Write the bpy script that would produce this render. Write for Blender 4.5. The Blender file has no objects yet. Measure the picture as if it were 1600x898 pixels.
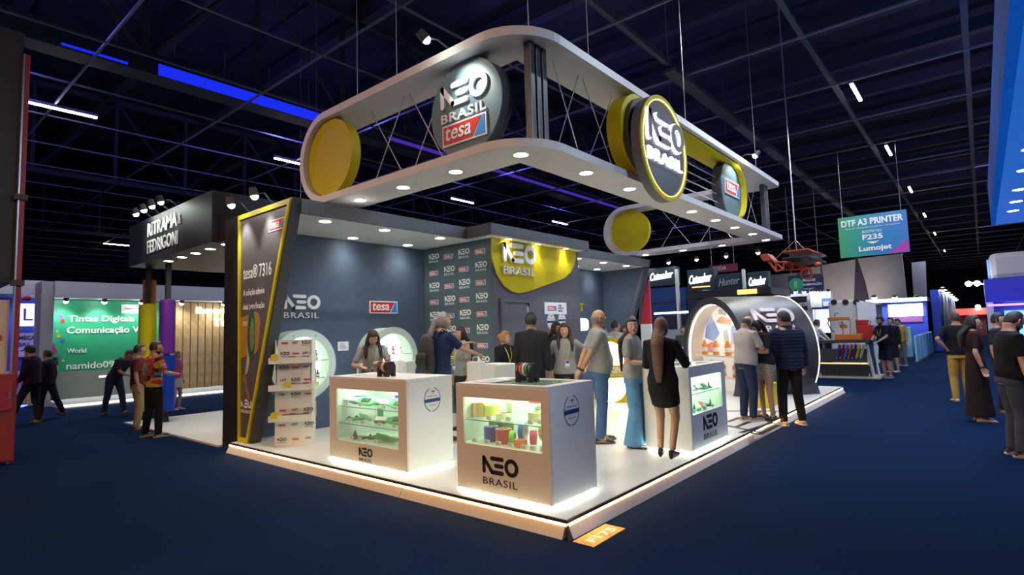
import bpy, bmesh, math, random
from mathutils import Vector, Matrix, Euler
random.seed(7)
SC = bpy.context.scene
COL = SC.collection
R = math.radians
# ------------------------------------------------------------------ camera
CAM = Vector((2.606, -3.686, 1.6)); FPX = 872.4
YAW, PIT, ROL = R(-39.951), R(4.681), R(-1.764)
_f = Vector((math.sin(YAW)*math.cos(PIT), math.cos(YAW)*math.cos(PIT), math.sin(PIT)))
_r = Vector((math.cos(YAW), -math.sin(YAW), 0)); _u = _r.cross(_f)
_r2 = math.cos(ROL)*_r + math.sin(ROL)*_u; _u2 = -math.sin(ROL)*_r + math.cos(ROL)*_u
cd = bpy.data.cameras.new('camera'); cam = bpy.data.objects.new('camera', cd); COL.objects.link(cam)
cd.sensor_width = 36; cd.lens = 36*FPX/1600; cd.clip_end = 400
cam.matrix_world = Matrix(((_r2.x, _u2.x, -_f.x, CAM.x), (_r2.y, _u2.y, -_f.y, CAM.y), (_r2.z, _u2.z, -_f.z, CAM.z), (0, 0, 0, 1)))
SC.camera = cam
# ------------------------------------------------------------------ world, exposure
SC.view_settings.view_transform = 'Standard'; SC.view_settings.look = 'None'
SC.view_settings.gamma = 1; SC.view_settings.use_curve_mapping = False
SC.view_settings.exposure = 0.6
W = bpy.data.worlds.new('hall_air'); SC.world = W; W.use_nodes = True
W.node_tree.nodes['Background'].inputs[0].default_value = (0.12, 0.14, 0.26, 1)
W.node_tree.nodes['Background'].inputs[1].default_value = 0.22
HALL_LAMP_W = 170

def ray(x, y): return _f + _r2*((x-800)/FPX) - _u2*((y-449)/FPX)
def onz(x, y, z): d = ray(x, y); return CAM + d*((z-CAM.z)/d.z)
def onx(x, y, X): d = ray(x, y); return CAM + d*((X-CAM.x)/d.x)
def ony(x, y, Y): d = ray(x, y); return CAM + d*((Y-CAM.y)/d.y)

# ------------------------------------------------------------------ materials
MATS = {}
def mat(name, col, rough=.5, metal=0., emit=0., ecol=None, noise=.06, nscale=30., bump=0., alpha=1., trans=0., spec=.5, coat=0.):
    if name in MATS: return MATS[name]
    m = bpy.data.materials.new(name); m.use_nodes = True; MATS[name] = m
    nt = m.node_tree; b = nt.nodes['Principled BSDF']
    c = tuple(col)+(1,)
    b.inputs['Roughness'].default_value = rough; b.inputs['Metallic'].default_value = metal
    b.inputs['Specular IOR Level'].default_value = spec
    if coat: b.inputs['Coat Weight'].default_value = coat
    tc = nt.nodes.new('ShaderNodeTexCoord'); n = nt.nodes.new('ShaderNodeTexNoise')
    n.inputs['Scale'].default_value = nscale; n.inputs['Detail'].default_value = 3
    nt.links.new(tc.outputs['Object'], n.inputs['Vector'])
    rp = nt.nodes.new('ShaderNodeValToRGB')
    rp.color_ramp.elements[0].position = .3; rp.color_ramp.elements[1].position = .7
    rp.color_ramp.elements[0].color = tuple(max(0, x*(1-noise)) for x in col)+(1,)
    rp.color_ramp.elements[1].color = tuple(min(1, x*(1+noise)) for x in col)+(1,)
    nt.links.new(n.outputs['Fac'], rp.inputs['Fac']); nt.links.new(rp.outputs['Color'], b.inputs['Base Color'])
    if bump:
        bp = nt.nodes.new('ShaderNodeBump'); bp.inputs['Strength'].default_value = bump; bp.inputs['Distance'].default_value = .01
        nt.links.new(n.outputs['Fac'], bp.inputs['Height']); nt.links.new(bp.outputs['Normal'], b.inputs['Normal'])
    if emit:
        b.inputs['Emission Color'].default_value = tuple(ecol or col)+(1,); b.inputs['Emission Strength'].default_value = emit
    if trans: b.inputs['Transmission Weight'].default_value = trans; b.inputs['IOR'].default_value = 1.15
    if alpha < 1: b.inputs['Alpha'].default_value = alpha
    return m
WHITE = mat('white_paint', (.80, .80, .77), .42, noise=.02)
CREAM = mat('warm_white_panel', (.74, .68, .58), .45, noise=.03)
SLATE = mat('slate_blue_wall', (.070, .106, .172), .55, noise=.08, nscale=8)
GREYV = mat('charcoal_wall', (.105, .105, .125), .55, noise=.06, nscale=8)
FASC = mat('fascia_grey', (.11, .115, .13), .5, noise=.06, nscale=8)
BLACK = mat('black_paint', (.015, .015, .018), .5)
DGREY = mat('dark_grey', (.05, .05, .055), .55)
YEL = mat('yellow_lacquer', (.62, .50, .004), .6, noise=.03, spec=.25)
LOGOW = mat('logo_white', (.85, .85, .86), .4, noise=.01)
LOGOD = mat('logo_dark', (.02, .017, .015), .45)
LOGOE = mat('logo_lit', (.95, .95, 1), .4, emit=3, noise=0)
TRED = mat('sign_red', (.62, .02, .02), .4, noise=.02)
TBLU = mat('sign_blue', (.01, .24, .70), .4, noise=.02)
CHROME = mat('steel', (.6, .6, .62), .28, 1.)
CABLE = mat('steel_cable', (.62, .60, .56), .35, .6)
LAMP = mat('lamp_disc', (1, 1, .95), .5, emit=22, ecol=(1, .97, .88), noise=0)
SPOTL = mat('spot_bulb', (1, 1, .95), .5, emit=40, ecol=(.93, 1, .93), noise=0)
LEDW = mat('led_warm', (1, .75, .35), .5, emit=34, ecol=(1, .50, .10), noise=0)
LEDG = mat('led_white_green', (.9, 1, .85), .5, emit=110, ecol=(.86, 1, .76), noise=0)
LEDC = mat('led_case', (.8, 1, .8), .5, emit=2.5, ecol=(.75, 1, .72), noise=0)
LEDN = mat('led_niche', (.95, 1, .9), .5, emit=.9, ecol=(.93, 1, .84), noise=0)
GLASS = mat('glass', (.86, .96, .92), .04, trans=.0, alpha=.13, noise=0, spec=.6)
GEDGE = mat('glass_edge', (.03, .22, .15), .15, noise=.1)
NAVYINK = mat('navy_ink', (.02, .04, .20), .5)
PAPER = mat('paper', (.78, .78, .76), .7, noise=.03)

# ------------------------------------------------------------------ mesh builder
class MB:
    def __init__(s): s.v = []; s.f = []
    def add(s, vs, fs):
        o = len(s.v); s.v += [Vector(v) for v in vs]; s.f += [tuple(i+o for i in f) for f in fs]; return s
    def box(s, x0, x1, y0, y1, z0, z1):
        return s.add([(x, y, z) for z in (z0, z1) for y in (y0, y1) for x in (x0, x1)],
                     [(0, 2, 3, 1), (4, 5, 7, 6), (0, 1, 5, 4), (2, 6, 7, 3), (0, 4, 6, 2), (1, 3, 7, 5)])
    def cbox(s, c, d): return s.box(c[0]-d[0]/2, c[0]+d[0]/2, c[1]-d[1]/2, c[1]+d[1]/2, c[2]-d[2]/2, c[2]+d[2]/2)
    def tube(s, pts, r, n=8, cap=True, ax=None):
        pts = [Vector(p) for p in pts]; rs = r if isinstance(r, (list, tuple)) else [r]*len(pts)
        o = len(s.v); prev = None
        for i, p in enumerate(pts):
            t = (pts[min(i+1, len(pts)-1)]-pts[max(i-1, 0)]).normalized()
            if prev is None:
                a = Vector(ax) if ax else (Vector((0, 0, 1)) if abs(t.z) < .9 else Vector((1, 0, 0)))
                e1 = t.cross(a).normalized()
            else: e1 = (prev - t*prev.dot(t)).normalized()
            prev = e1; e2 = t.cross(e1)
            rr = rs[i] if isinstance(rs[i], (tuple, list)) else (rs[i], rs[i])
            for k in range(n):
                a = 2*math.pi*k/n; s.v.append(p + e1*(math.cos(a)*rr[0]) + e2*(math.sin(a)*rr[1]))
        m = len(pts)
        for i in range(m-1):
            for k in range(n):
                k2 = (k+1) % n; s.f.append((o+i*n+k, o+i*n+k2, o+(i+1)*n+k2, o+(i+1)*n+k))
        if cap:
            s.f.append(tuple(o+k for k in range(n))[::-1]); s.f.append(tuple(o+(m-1)*n+k for k in range(n)))
        return s
    def cyl(s, p0, p1, r, r1=None, n=20): return s.tube([p0, p1], [r, r if r1 is None else r1], n)
    def ring(s, c, axis, ro, ri, depth, n=40):
        """annulus extruded along axis from c to c+axis*depth"""
        c = Vector(c); ax = Vector(axis).normalized(); a = Vector((0, 0, 1)) if abs(ax.z) < .9 else Vector((1, 0, 0))
        e1 = ax.cross(a).normalized(); e2 = ax.cross(e1); o = len(s.v)
        for q in ((ro, 0), (ro, depth), (ri, depth), (ri, 0)):
            for k in range(n):
                t = 2*math.pi*k/n; s.v.append(c+ax*q[1]+(e1*math.cos(t)+e2*math.sin(t))*q[0])
        for j in range(4):
            for k in range(n):
                k2 = (k+1) % n; s.f.append((o+j*n+k, o+j*n+k2, o+((j+1) % 4)*n+k2, o+((j+1) % 4)*n+k))
        return s
    def lathe(s, prof, n=16, c=(0, 0, 0)):
        c = Vector(c); return s.tube([c+Vector((0, 0, z)) for r_, z in prof], [max(r_, 1e-4) for r_, z in prof], n, ax=(0, 1, 0))
    def extr(s, poly, O, Rv, Uv, d):
        """2-D polygon in frame (O,Rv,Uv), extruded by d towards the viewer side N=R x U"""
        O, Rv, Uv = Vector(O), Vector(Rv), Vector(Uv); N = Rv.cross(Uv).normalized(); o = len(s.v); n = len(poly)
        for k in (0, d):
            for a, b in poly: s.v.append(O+Rv*a+Uv*b+N*k)
        s.f.append(tuple(o+n+i for i in range(n))); s.f.append(tuple(o+i for i in range(n))[::-1])
        for i in range(n): j = (i+1) % n; s.f.append((o+i, o+j, o+n+j, o+n+i))
        return s
    def sphere(s, c, r, n=12, m=8):
        c = Vector(c); r = r if isinstance(r, (tuple, list)) else (r, r, r); o = len(s.v)
        for i in range(m+1):
            t = math.pi*(i+.02*(i == 0)-.02*(i == m))/m
            for k in range(n):
                p = 2*math.pi*k/n; s.v.append(c+Vector((r[0]*math.sin(t)*math.cos(p), r[1]*math.sin(t)*math.sin(p), r[2]*math.cos(t))))
        for i in range(m):
            for k in range(n): k2 = (k+1) % n; s.f.append((o+i*n+k, o+(i+1)*n+k, o+(i+1)*n+k2, o+i*n+k2))
        s.f.append(tuple(o+k for k in range(n))); s.f.append(tuple(o+m*n+k for k in range(n))[::-1])
        return s
    def xf(s, M): s.v = [M @ v for v in s.v]; return s
    def build(s, name, m, parent=None, smooth=False, bevel=0, auto=None):
        me = bpy.data.meshes.new(name)
        vs = s.v
        if parent is not None:
            inv = root_matrix(parent).inverted(); vs = [inv @ v for v in vs]
        me.from_pydata([tuple(v) for v in vs], [], s.f); 
        ms = m if isinstance(m, (list, tuple)) else [m]
        for q in ms: me.materials.append(q)
        if smooth:
            me.shade_smooth()
            if auto: me.set_sharp_from_angle(angle=R(auto))
        o = bpy.data.objects.new(name, me); COL.objects.link(o)
        if parent is not None: o.parent = parent
        if bevel:
            b = o.modifiers.new('bevel', 'BEVEL'); b.width = bevel; b.segments = 2; b.limit_method = 'ANGLE'
        bm = bmesh.new(); bm.from_mesh(me); bmesh.ops.recalc_face_normals(bm, faces=bm.faces); bm.to_mesh(me); bm.free()
        return o
def root_matrix(o):
    while o.parent is not None: o = o.parent
    return Matrix.Translation(o.location) @ o.rotation_euler.to_matrix().to_4x4()
def tag(o, label=None, cat=None, group=None, kind=None):
    if label: o['label'] = label
    if cat: o['category'] = cat
    if group: o['group'] = group
    if kind: o['kind'] = kind
    return o
def thing(name, label, cat, loc=(0, 0, 0), rz=0, group=None, kind=None):
    o = bpy.data.objects.new(name, None); COL.objects.link(o); o.location = loc; o.rotation_euler = (0, 0, rz)
    o.empty_display_size = .1
    return tag(o, label, cat, group, kind)
def struct(mb, name, m, label=None, **k):
    return tag(mb.build(name, m, **k), label, None, None, 'structure')
def copy_part(o, parent, loc=None):
    c = o.copy(); COL.objects.link(c); c.parent = parent
    if loc is not None: c.location = loc
    return c
def copy_tree(o, parent=None):
    c = o.copy(); COL.objects.link(c); c.parent = parent
    for ch in list(o.children): copy_tree(ch, c)
    return c
def spot(name, loc, tgt, watt, col=(1, .95, .85), ang=80, blend=.6, rad=.05, parent=None):
    l = bpy.data.lights.new(name, 'SPOT'); l.energy = watt; l.color = col; l.spot_size = R(ang); l.spot_blend = blend; l.shadow_soft_size = rad
    o = bpy.data.objects.new(name, l); COL.objects.link(o)
    d = Vector(tgt)-Vector(loc); q = d.to_track_quat('-Z', 'Y')
    M = Matrix.Translation(Vector(loc)) @ q.to_matrix().to_4x4()
    if parent is not None: o.parent = parent; M = root_matrix(parent).inverted() @ M
    o.matrix_local = M
    return o
def area(name, loc, tgt, watt, col, sx, sy, parent=None):
    l = bpy.data.lights.new(name, 'AREA'); l.energy = watt; l.color = col; l.shape = 'RECTANGLE'; l.size = sx; l.size_y = sy
    o = bpy.data.objects.new(name, l); COL.objects.link(o)
    q = (Vector(tgt)-Vector(loc)).to_track_quat('-Z', 'Y'); M = Matrix.Translation(Vector(loc)) @ q.to_matrix().to_4x4()
    if parent is not None: o.parent = parent; M = root_matrix(parent).inverted() @ M
    o.matrix_local = M
    return o
# ------------------------------------------------------------------ lettering
_TX = {}
def text_geo(s, bold=0., shear=0., space=1., ext=.5):
    """verts (unit size), faces, width; x right, y up, z out"""
    key = (s, bold, shear, space)
    if key in _TX: return _TX[key]
    c = bpy.data.curves.new('t', 'FONT'); c.body = s; c.size = 1; c.offset = bold; c.shear = shear; c.space_character = space
    c.resolution_u = 3; c.extrude = ext; c.fill_mode = 'FRONT' if False else 'BOTH'
    o = bpy.data.objects.new('t', c); COL.objects.link(o)
    dg = bpy.context.evaluated_depsgraph_get(); me = bpy.data.meshes.new_from_object(o.evaluated_get(dg))
    vs = [v.co.copy() for v in me.vertices]; fs = [tuple(p.vertices) for p in me.polygons]
    bpy.data.objects.remove(o); bpy.data.curves.remove(c); bpy.data.meshes.remove(me)
    if not vs: vs, fs = [Vector((0, 0, 0))]*3, [(0, 1, 2)]
    x0 = min(v.x for v in vs); x1 = max(v.x for v in vs); y0 = min(v.y for v in vs); y1 = max(v.y for v in vs)
    _TX[key] = (vs, fs, x0, x1, y0, y1); return _TX[key]
def text_into(mb, s, O, Rv, Uv, w=None, h=None, d=.01, align='l', **k):
    """fit text to width w and/or cap height h; O = lower-left (or centre-bottom if align c)"""
    vs, fs, x0, x1, y0, y1 = text_geo(s, **k)
    O, Rv, Uv = Vector(O), Vector(Rv).normalized(), Vector(Uv).normalized(); N = Rv.cross(Uv)
    if w is None: sy = sx = h/(y1-y0)
    else: sx = w/(x1-x0); sy = h/(y1-y0) if h else sx
    off = -x0*sx if align == 'l' else -(x0+x1)/2*sx
    mb.add([O+Rv*(v.x*sx+off)+Uv*((v.y-y0)*sy)+N*((v.z+.5)*d) for v in vs], fs); return mb
def _stroke(mb, pts, w, O, Rv, Uv, d, n=6):
    for (a, b) in zip(pts[:-1], pts[1:]):
        dx, dy = b[0]-a[0], b[1]-a[1]; L = math.hypot(dx, dy); tx, ty = dx/L, dy/L; an = math.atan2(ty, tx); h = w/2
        poly = [(a[0]+h*math.cos(an+math.pi/2+math.pi*k/n), a[1]+h*math.sin(an+math.pi/2+math.pi*k/n)) for k in range(n+1)]
        poly += [(b[0]+h*math.cos(an-math.pi/2+math.pi*k/n), b[1]+h*math.sin(an-math.pi/2+math.pi*k/n)) for k in range(n+1)]
        mb.extr(poly, O, Rv, Uv, d)
def neo_logo(mb, O, Rv, Uv, w, d=.012, brasil=True, bold=.0, t=.235):
    """NEO / BRASIL emblem, O = lower-left, w = total width, height about .62 w"""
    Rv, Uv = Vector(Rv).normalized(), Vector(Uv).normalized(); u = w/2.72; O = Vector(O)
    b = O + Uv*(.62*u if brasil else 0); h = .235/2
    P = lambda x, y: ((x+h)*u, (y+h)*u)
    H = .78
    _stroke(mb, [P(0, 0), P(0, H), P(.62, 0), P(1.4, 0)], t*u, b, Rv, Uv, d)
    _stroke(mb, [P(.92, H/2), P(1.4, H/2)], t*u, b, Rv, Uv, d*.98)
    _stroke(mb, [P(.62, H), P(1.42, H)], t*u, b, Rv, Uv, d*.98)
    N = Rv.cross(Uv); c = b+Rv*((2.1+h)*u)+Uv*((H/2+h)*u)
    mb2 = MB(); n = 30; o = len(mb.v)
    ro, ri = (H/2+t/2)*u, (H/2-t/2)*u
    for (rr, z) in ((ro, 0), (ro, d), (ri, d), (ri, 0)):
        for k in range(n):
            a = 2*math.pi*k/n; mb.v.append(c+Rv*(rr*math.cos(a))+Uv*(rr*math.sin(a))+N*z)
    for j in range(4):
        for k in range(n):
            k2 = (k+1) % n; mb.f.append((o+j*n+k, o+j*n+k2, o+((j+1) % 4)*n+k2, o+((j+1) % 4)*n+k))
    if brasil: text_into(mb, 'BRASIL', O+Rv*(.02*u), Rv, Uv, w=2.6*u, h=.40*u, d=d*.9, bold=-.002+bold, space=1.12)
    return mb
def brand_plate(parent, O, Rv, Uv, w, d=.01, name='brand_plate'):
    """white edged red and blue plate with a white wordmark; O = lower-left; height .36 w. Returns the plate part"""
    Rv, Uv = Vector(Rv).normalized(), Vector(Uv).normalized(); N = Rv.cross(Uv); O = Vector(O); h = .36*w; e = .03*w
    mb = MB(); mb.extr([(0, 0), (w, 0), (w, h), (0, h)], O, Rv, Uv, d); p = mb.build(name, LOGOW, parent)
    x0, x1, y0, y1 = e, w-e, e, h-e
    q = MB().extr([(x0, y0), (.70*w, y0), (.80*w, .52*h), (.9*w, y1), (x0, y1)], O+N*d, Rv, Uv, d*.2).build('red_field', TRED, p)
    q = MB().extr([(.735*w, y0), (x1, y0), (x1, y1), (.92*w, y1)], O+N*d, Rv, Uv, d*.2).build('blue_field', TBLU, p)
    t = MB(); text_into(t, 'tesa', O+Rv*(.085*w)+Uv*(.085*w)+N*(d*1.2), Rv, Uv, w=.60*w, h=.22*w, d=d*.3, bold=.012, shear=.14)
    t.build('wordmark', LOGOW, p); return p
# ================================================================== HALL
CARPET = mat('navy_carpet', (.003, .0145, .050), .95, noise=.28, nscale=90, bump=.5, spec=.03)
struct(MB().add([(-75, -18, 0), (55, -18, 0), (55, 110, 0), (-75, 110, 0)], [(0, 1, 2, 3)]), 'floor', CARPET, 'dark navy carpet of the exhibition hall')
ROOFM = mat('dark_roof_sheet', (.035, .035, .05), .8, noise=.3, nscale=1)
STEELD = mat('dark_roof_steel', (.05, .05, .065), .55, noise=.1)
TRAYM = mat('grey_cable_tray', (.22, .22, .27), .45, .3)
rb = MB()
for k in range(44):
    y0 = -18+k*3.0; rb.box(-75, 55, y0, y0+2.95, 13.0+.12*(k % 2), 13.3)
ceil = struct(rb, 'ceiling', ROOFM, 'dark ribbed roof of the hall')
# roof trusses run along Y: parts of the ceiling
def truss(x, z0, z1, y0, y1, step, m=STEELD):
    b = MB()
    for z in (z0, z1): b.box(x-.12, x+.12, y0, y1, z-.1, z+.1)
    y = y0; k = 0
    while y < y1-.1:
        ya, yb = y, min(y+step, y1)
        b.box(x-.07, x+.07, ya-.07, ya+.07, z0, z1)
        za, zb = (z0, z1) if k % 2 == 0 else (z1, z0)
        b.tube([(x, ya, za), (x, yb, zb)], .075, 4); y += step; k += 1
    return b
for x in (-40, -26, -12.8, 9.5):
    truss(x, 8.7, 12.3, -16, 108, 2.8).build('roof_truss', STEELD, ceil)
PURP = mat('blue_uplit_beam', (.05, .05, .10), .5, noise=.05)
BLUEL = mat('blue_light_line', (.02, .05, .9), .5, emit=.55, ecol=(.01, .03, 1), noise=0)
PURL = mat('violet_light_line', (.15, .05, .9), .5, emit=.22, ecol=(.16, .06, .95), noise=0)
# big girder with a blue light strip on it
MB().box(-13.1, -12.5, -16, 108, 8.2, 8.75).build('girder', STEELD, ceil)
MB().box(-12.5, -12.47, 1.0, 6.4, 8.22, 8.5).build('light_strip', BLUEL, ceil)
MB().box(-12.5, -12.47, -.9, .35, 8.25, 8.3).build('light_strip', BLUEL, ceil)
MB().box(-12.5, -12.47, 8.0, 24, 8.34, 8.46).build('light_strip', PURL, ceil)
for y in (-2, 5, 12, 20, 30):
    for sx in (-1, 1):
        l_ = spot('wash_light', (-12.8+.5*sx, y, 8.4), (-12.8+9*sx, y+2, 10.6), 210, (.16, .15, 1), 165, 1, .2)
for y in (24, 44):
    spot('wash_light', (3.2, y, 8.1), (3.2, y+3, 12), 250, (.25, .25, .8), 165, 1, .2)
# the suspended grid of trays at 8 m
for x in [-70+2.8*k for k in range(44)]:
    if -13.5 < x < -12: continue
    big = abs(x) < .3 or abs(x-2.8) < .3 or abs(x+2.8) < .3
    MB().box(x-(.06 if big else .022), x+(.06 if big else .022), -16, 108, 8.0, 8.0+(.12 if big else .04)).build('grid_rail', TRAYM if not big else STEELD, ceil)
for k in range(30):
    y = -14+3.4*k
    MB().box(-75, 55, y-.022, y+.022, 7.98, 8.03).build('cross_rail', TRAYM, ceil)
for k in range(30):
    y = -12.3+3.9*k
    MB().box(-75, 55, y-.2, y+.2, 12.2, 12.7).build('purlin', STEELD, ceil)
MB().box(-2.95, -2.65, 9, 60, 7.85, 7.95).build('cable_duct', STEELD, ceil)
for k in range(12): MB().box(-2.94, -2.66, 14+k*3.0, 15.9+k*3.0, 7.835, 7.85).build('duct_cover', TRAYM, ceil)
for k in range(14): MB().cyl((-12.8, .2+k*1.25, 8.8), (-12.8, .2+k*1.25, 9.6), .015, n=5).build('drop_rod', TRAYM, ceil)
# batten lamps of the hall; front lines and right-edge row are added fill
BATT = mat('batten_tube', (1, .97, .9), .5, emit=16, ecol=(1, .93, .82), noise=0)
_b = None; nb = 0
ords = ['first', 'second', 'third', 'fourth', 'fifth', 'sixth', 'seventh', 'eighth', 'ninth', 'tenth', 'eleventh', 'twelfth', 'thirteenth', 'fourteenth', 'fifteenth', 'sixteenth']
for xi, (x, ys, row) in enumerate([(.42, (6, 13.17, 20.1, 28.3, 37, 46.5, 60), 'row above the right-hand aisle'),
                     (-15.75, (-.95, 5.6, 14.05, 22, 30), 'row behind the blue girder'),
                     (-38.6, (6.3, 14, 22), 'far left row of the hall'), (8.5, (2, 14), 'added unseen row at the right edge of the hall'), (-9.0, (-9.5,), 'added unseen left line over the front aisle'), (-3.5, (-9.5,), 'added unseen middle line over the front aisle'), (2.0, (-9.5,), 'added unseen right line over the front aisle')]):
    for j, y in enumerate(ys):
        t = thing('batten_lamp', 'bright batten lamp, %s in the %s' % (ords[j], row), 'lamp', (x, y+.75, 7.9), 0, 'hall batten lamps')
        if y < -8:  # added lines out of view, warm fill for faces towards the front
            MB().box(x-2.6, x+2.6, y+.70, y+.80, 7.92, 8.0).build('housing', TRAYM, t); MB().box(x-2.58, x+2.58, y+.715, y+.785, 7.88, 7.92).build('tube', BATT, t)
            area('lamp_light', (x, y+.75, 7.86), (x, y+.76, 0), HALL_LAMP_W*1.7, (1, .56, .26), 5.2, .1, t); continue
        MB().box(x-.05, x+.05, y, y+1.5, 7.92, 8.0).build('housing', TRAYM, t)
        MB().box(x-.035, x+.035, y+.02, y+1.48, 7.88, 7.92).build('tube', BATT, t)
        area('lamp_light', (x, y+.75, 7.86), (x, y+.75, 0), HALL_LAMP_W*(3.5 if x > 8 else 1), (.60, .78, 1) if x > 8 else (.72, .82, 1), .1, 1.5, t)  # right-edge row is added out of view, bluish fill for right-facing sides

# ================================================================== BOOTH PLATFORM
PH = .134; UZ_ = (0, 0, 1)
PLAT = mat('white_laminate_floor', (.72, .71, .67), .32, noise=.03, nscale=3)
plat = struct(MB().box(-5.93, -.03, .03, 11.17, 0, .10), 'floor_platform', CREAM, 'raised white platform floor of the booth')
for i in range(3):
    for j in range(6):
        x0, x1 = -5.95+i*5.95/3, -5.95+(i+1)*5.95/3; y0, y1 = j*11.2/6, (j+1)*11.2/6
        MB().box(x0+.002, x1-.002, y0+.002, y1-.002, .112, PH).build('floor_panel', PLAT, plat)
DTRIM = mat('dark_edge_trim', (.05, .035, .03), .3)
for (a, b) in (((-5.96, -.015), (.015, .0)), ((0.0, 0.0), (.015, 11.21))):
    MB().box(a[0], b[0], a[1], b[1], .108, PH+.001).build('edge_trim', DTRIM, plat)
for k in range(3):
    x0, x1 = -5.95+k*5.95/3, -5.95+(k+1)*5.95/3
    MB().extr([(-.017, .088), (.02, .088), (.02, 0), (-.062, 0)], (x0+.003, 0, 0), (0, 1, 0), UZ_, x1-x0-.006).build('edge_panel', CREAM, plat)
    MB().box(x0, x1, -.014, .03, .0885, .107).build('led_strip', LEDW, plat)
for k in range(6):
    y0, y1 = k*11.2/6, (k+1)*11.2/6
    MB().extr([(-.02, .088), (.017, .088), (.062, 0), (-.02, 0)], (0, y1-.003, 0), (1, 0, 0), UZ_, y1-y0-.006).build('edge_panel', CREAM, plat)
    MB().box(-.03, .014, y0, y1, .0885, .107).build('led_strip', LEDW, plat)
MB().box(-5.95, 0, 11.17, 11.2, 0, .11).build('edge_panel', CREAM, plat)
MB().add([(-.02, .0, 0), (.064, -.064, 0), (.05, .02, 0), (-.01, .0, .1), (.018, -.018, .1), (.012, .01, .1)], [(0, 1, 2), (3, 4, 5), (0, 1, 4, 3), (1, 2, 5, 4), (2, 0, 3, 5)]).build('corner_post', DTRIM, plat)
# black framed tiles by the ramp
BLK = mat('black_tile_joint', (.02, .02, .022), .4)
def strip(a, b, w=.05):
    A, B = onz(*a, PH), onz(*b, PH); d = (B-A).normalized(); n = Vector((-d.y, d.x, 0))*w/2; z = Vector((0, 0, .004))
    MB().add([A-n, B-n, B+n, A+n, A-n+z, B-n+z, B+n+z, A+n+z], [(0, 1, 2, 3), (4, 5, 6, 7), (0, 1, 5, 4), (1, 2, 6, 5), (2, 3, 7, 6), (3, 0, 4, 7)]).build('tile_joint', BLK, plat)
for a, b in (((1137, 642), (1216, 642)), ((1137, 659), (1156, 652)), ((1150, 667), (1176, 657)), ((1137, 665), (1190, 676)), ((1157, 676), (1208, 660)),
             ((1190, 650), (1206, 657)), ((1187, 642), (1178, 655)), ((1210, 642), (1202, 659)), ((1172, 676), (1186, 679)), ((1186, 679), (1216, 664))):
    strip(a, b, .07)
# orange corner floor sticker with the stand number
STK = mat('sticker_orange', (.75, .33, .05), .5, noise=.5, nscale=6)
st = thing('floor_sticker', 'orange and pink floor sticker with the white stand number at the platform corner', 'sticker', (.18, .2, 0))
MB().box(.085, .275, -.05, .43, .001, .004).build('sheet', STK, st)
text_into(MB(), 'F175', (.235, .02, .004), (0, 1, 0), (-1, 0, 0), w=.36, h=.085, d=.001, bold=.03).build('lettering', LOGOW, st)

# ================================================================== BOOTH WALLS
SOF = 3.33; TOP = 3.53
lw = struct(MB().box(-6.0, -5.9, .25, 10.75, PH, TOP), 'wall_left', SLATE, 'slate blue side wall of the booth with logo, plate and round niches')
ext = struct(MB().box(-6.5, -6.0, .12, 10.75, 0, TOP), 'wall_left_outer', DGREY, 'dark outer face of the booth side wall')
wb = struct(MB().box(-5.9, -4.07, 3.75, 6.56, PH, TOP), 'wall_block', GREYV, 'charcoal storage block of the booth with door and yellow logo panel')
MB().box(-5.9, -4.075, 3.742, 3.75, PH, SOF).build('logo_wall_sheet', mat('logo_wall_slate', (.075, .115, .135), .5, noise=.08, nscale=8), wb)
wr = struct(MB().extr([(-6.0, PH), (-5.6, PH), (-4.4, TOP), (-6.0, TOP)], (0, 10.8, 0), (1, 0, 0), UZ_, .15), 'wall_right', SLATE, 'slate blue end wall of the right nook')
c1 = struct(MB().box(-5.9, -4.46, .27, 3.74, SOF, SOF+.06), 'ceiling_nook_left', WHITE, 'white soffit over the left nook')
struct(MB().box(-4.46, -4.40, .25, 3.47, SOF-.003, TOP), 'trim_1', FASC, 'grey fascia over the left nook')
c2 = struct(MB().box(-5.9, -4.46, 6.6, 10.65, SOF, SOF+.06), 'ceiling_nook_right', WHITE, 'white soffit over the right nook')
struct(MB().box(-4.46, -4.40, 6.56, 10.66, SOF-.003, TOP), 'trim_2', FASC, 'grey fascia over the right nook')
c3 = struct(MB().box(-4.46, -3.85, 3.50, 6.56, SOF, SOF+.06), 'ceiling_block', WHITE, 'white soffit strip over the yellow logo panel')
struct(MB().box(-3.86, -3.80, 3.45, 6.60, SOF-.003, TOP), 'trim_3', FASC, 'grey fascia over the yellow logo panel')
struct(MB().box(-4.46, -3.86, 3.45, 3.51, SOF-.003, TOP), 'trim_4', FASC, 'short grey fascia return at the storage block')
struct(MB().box(-4.40, -3.86, 6.55, 6.60, SOF-.003, TOP), 'trim_5', FASC, 'far grey fascia return at the storage block')
struct(MB().box(-5.9, -4.45, .27, 10.6, TOP-.03, TOP-.01), 'ceiling_booth_deck', DGREY, 'dark roof deck of the booth')
# logos on the left wall (faces +x : right = +y)
RX, UZ = (0, 1, 0), (0, 0, 1)
MB().extr([(-5.66, PH), (-5.6, PH), (-4.4, TOP), (-4.46, TOP)], (0, 10.82, 0), (1, 0, 0), UZ, .32).build('slanted_edge', GREYV, wr)
m = neo_logo(MB(), (-5.9, .78-.0, 1.95), RX, UZ, .64, .02); m.build('logo_lettering', LOGOW, lw)
brand_plate(lw, (-5.9, 2.41, 2.04), RX, UZ, .63, .02)
pl = MB().box(-5.9, -5.885, 1.755, 1.965, 1.39, 1.545).build('notice_plate', PAPER, lw)
for k in range(4): MB().box(-5.885, -5.883, 1.79, 1.93-.02*k, 1.43+.025*k, 1.438+.025*k).build('text_line', NAVYINK, pl)
MB().box(-5.9, -5.88, .72, .76, .62, .92).build('wall_letter', LOGOW, lw); MB().box(-5.9, -5.88, .86, .90, .60, .90).build('wall_letter', LOGOW, lw)
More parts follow.
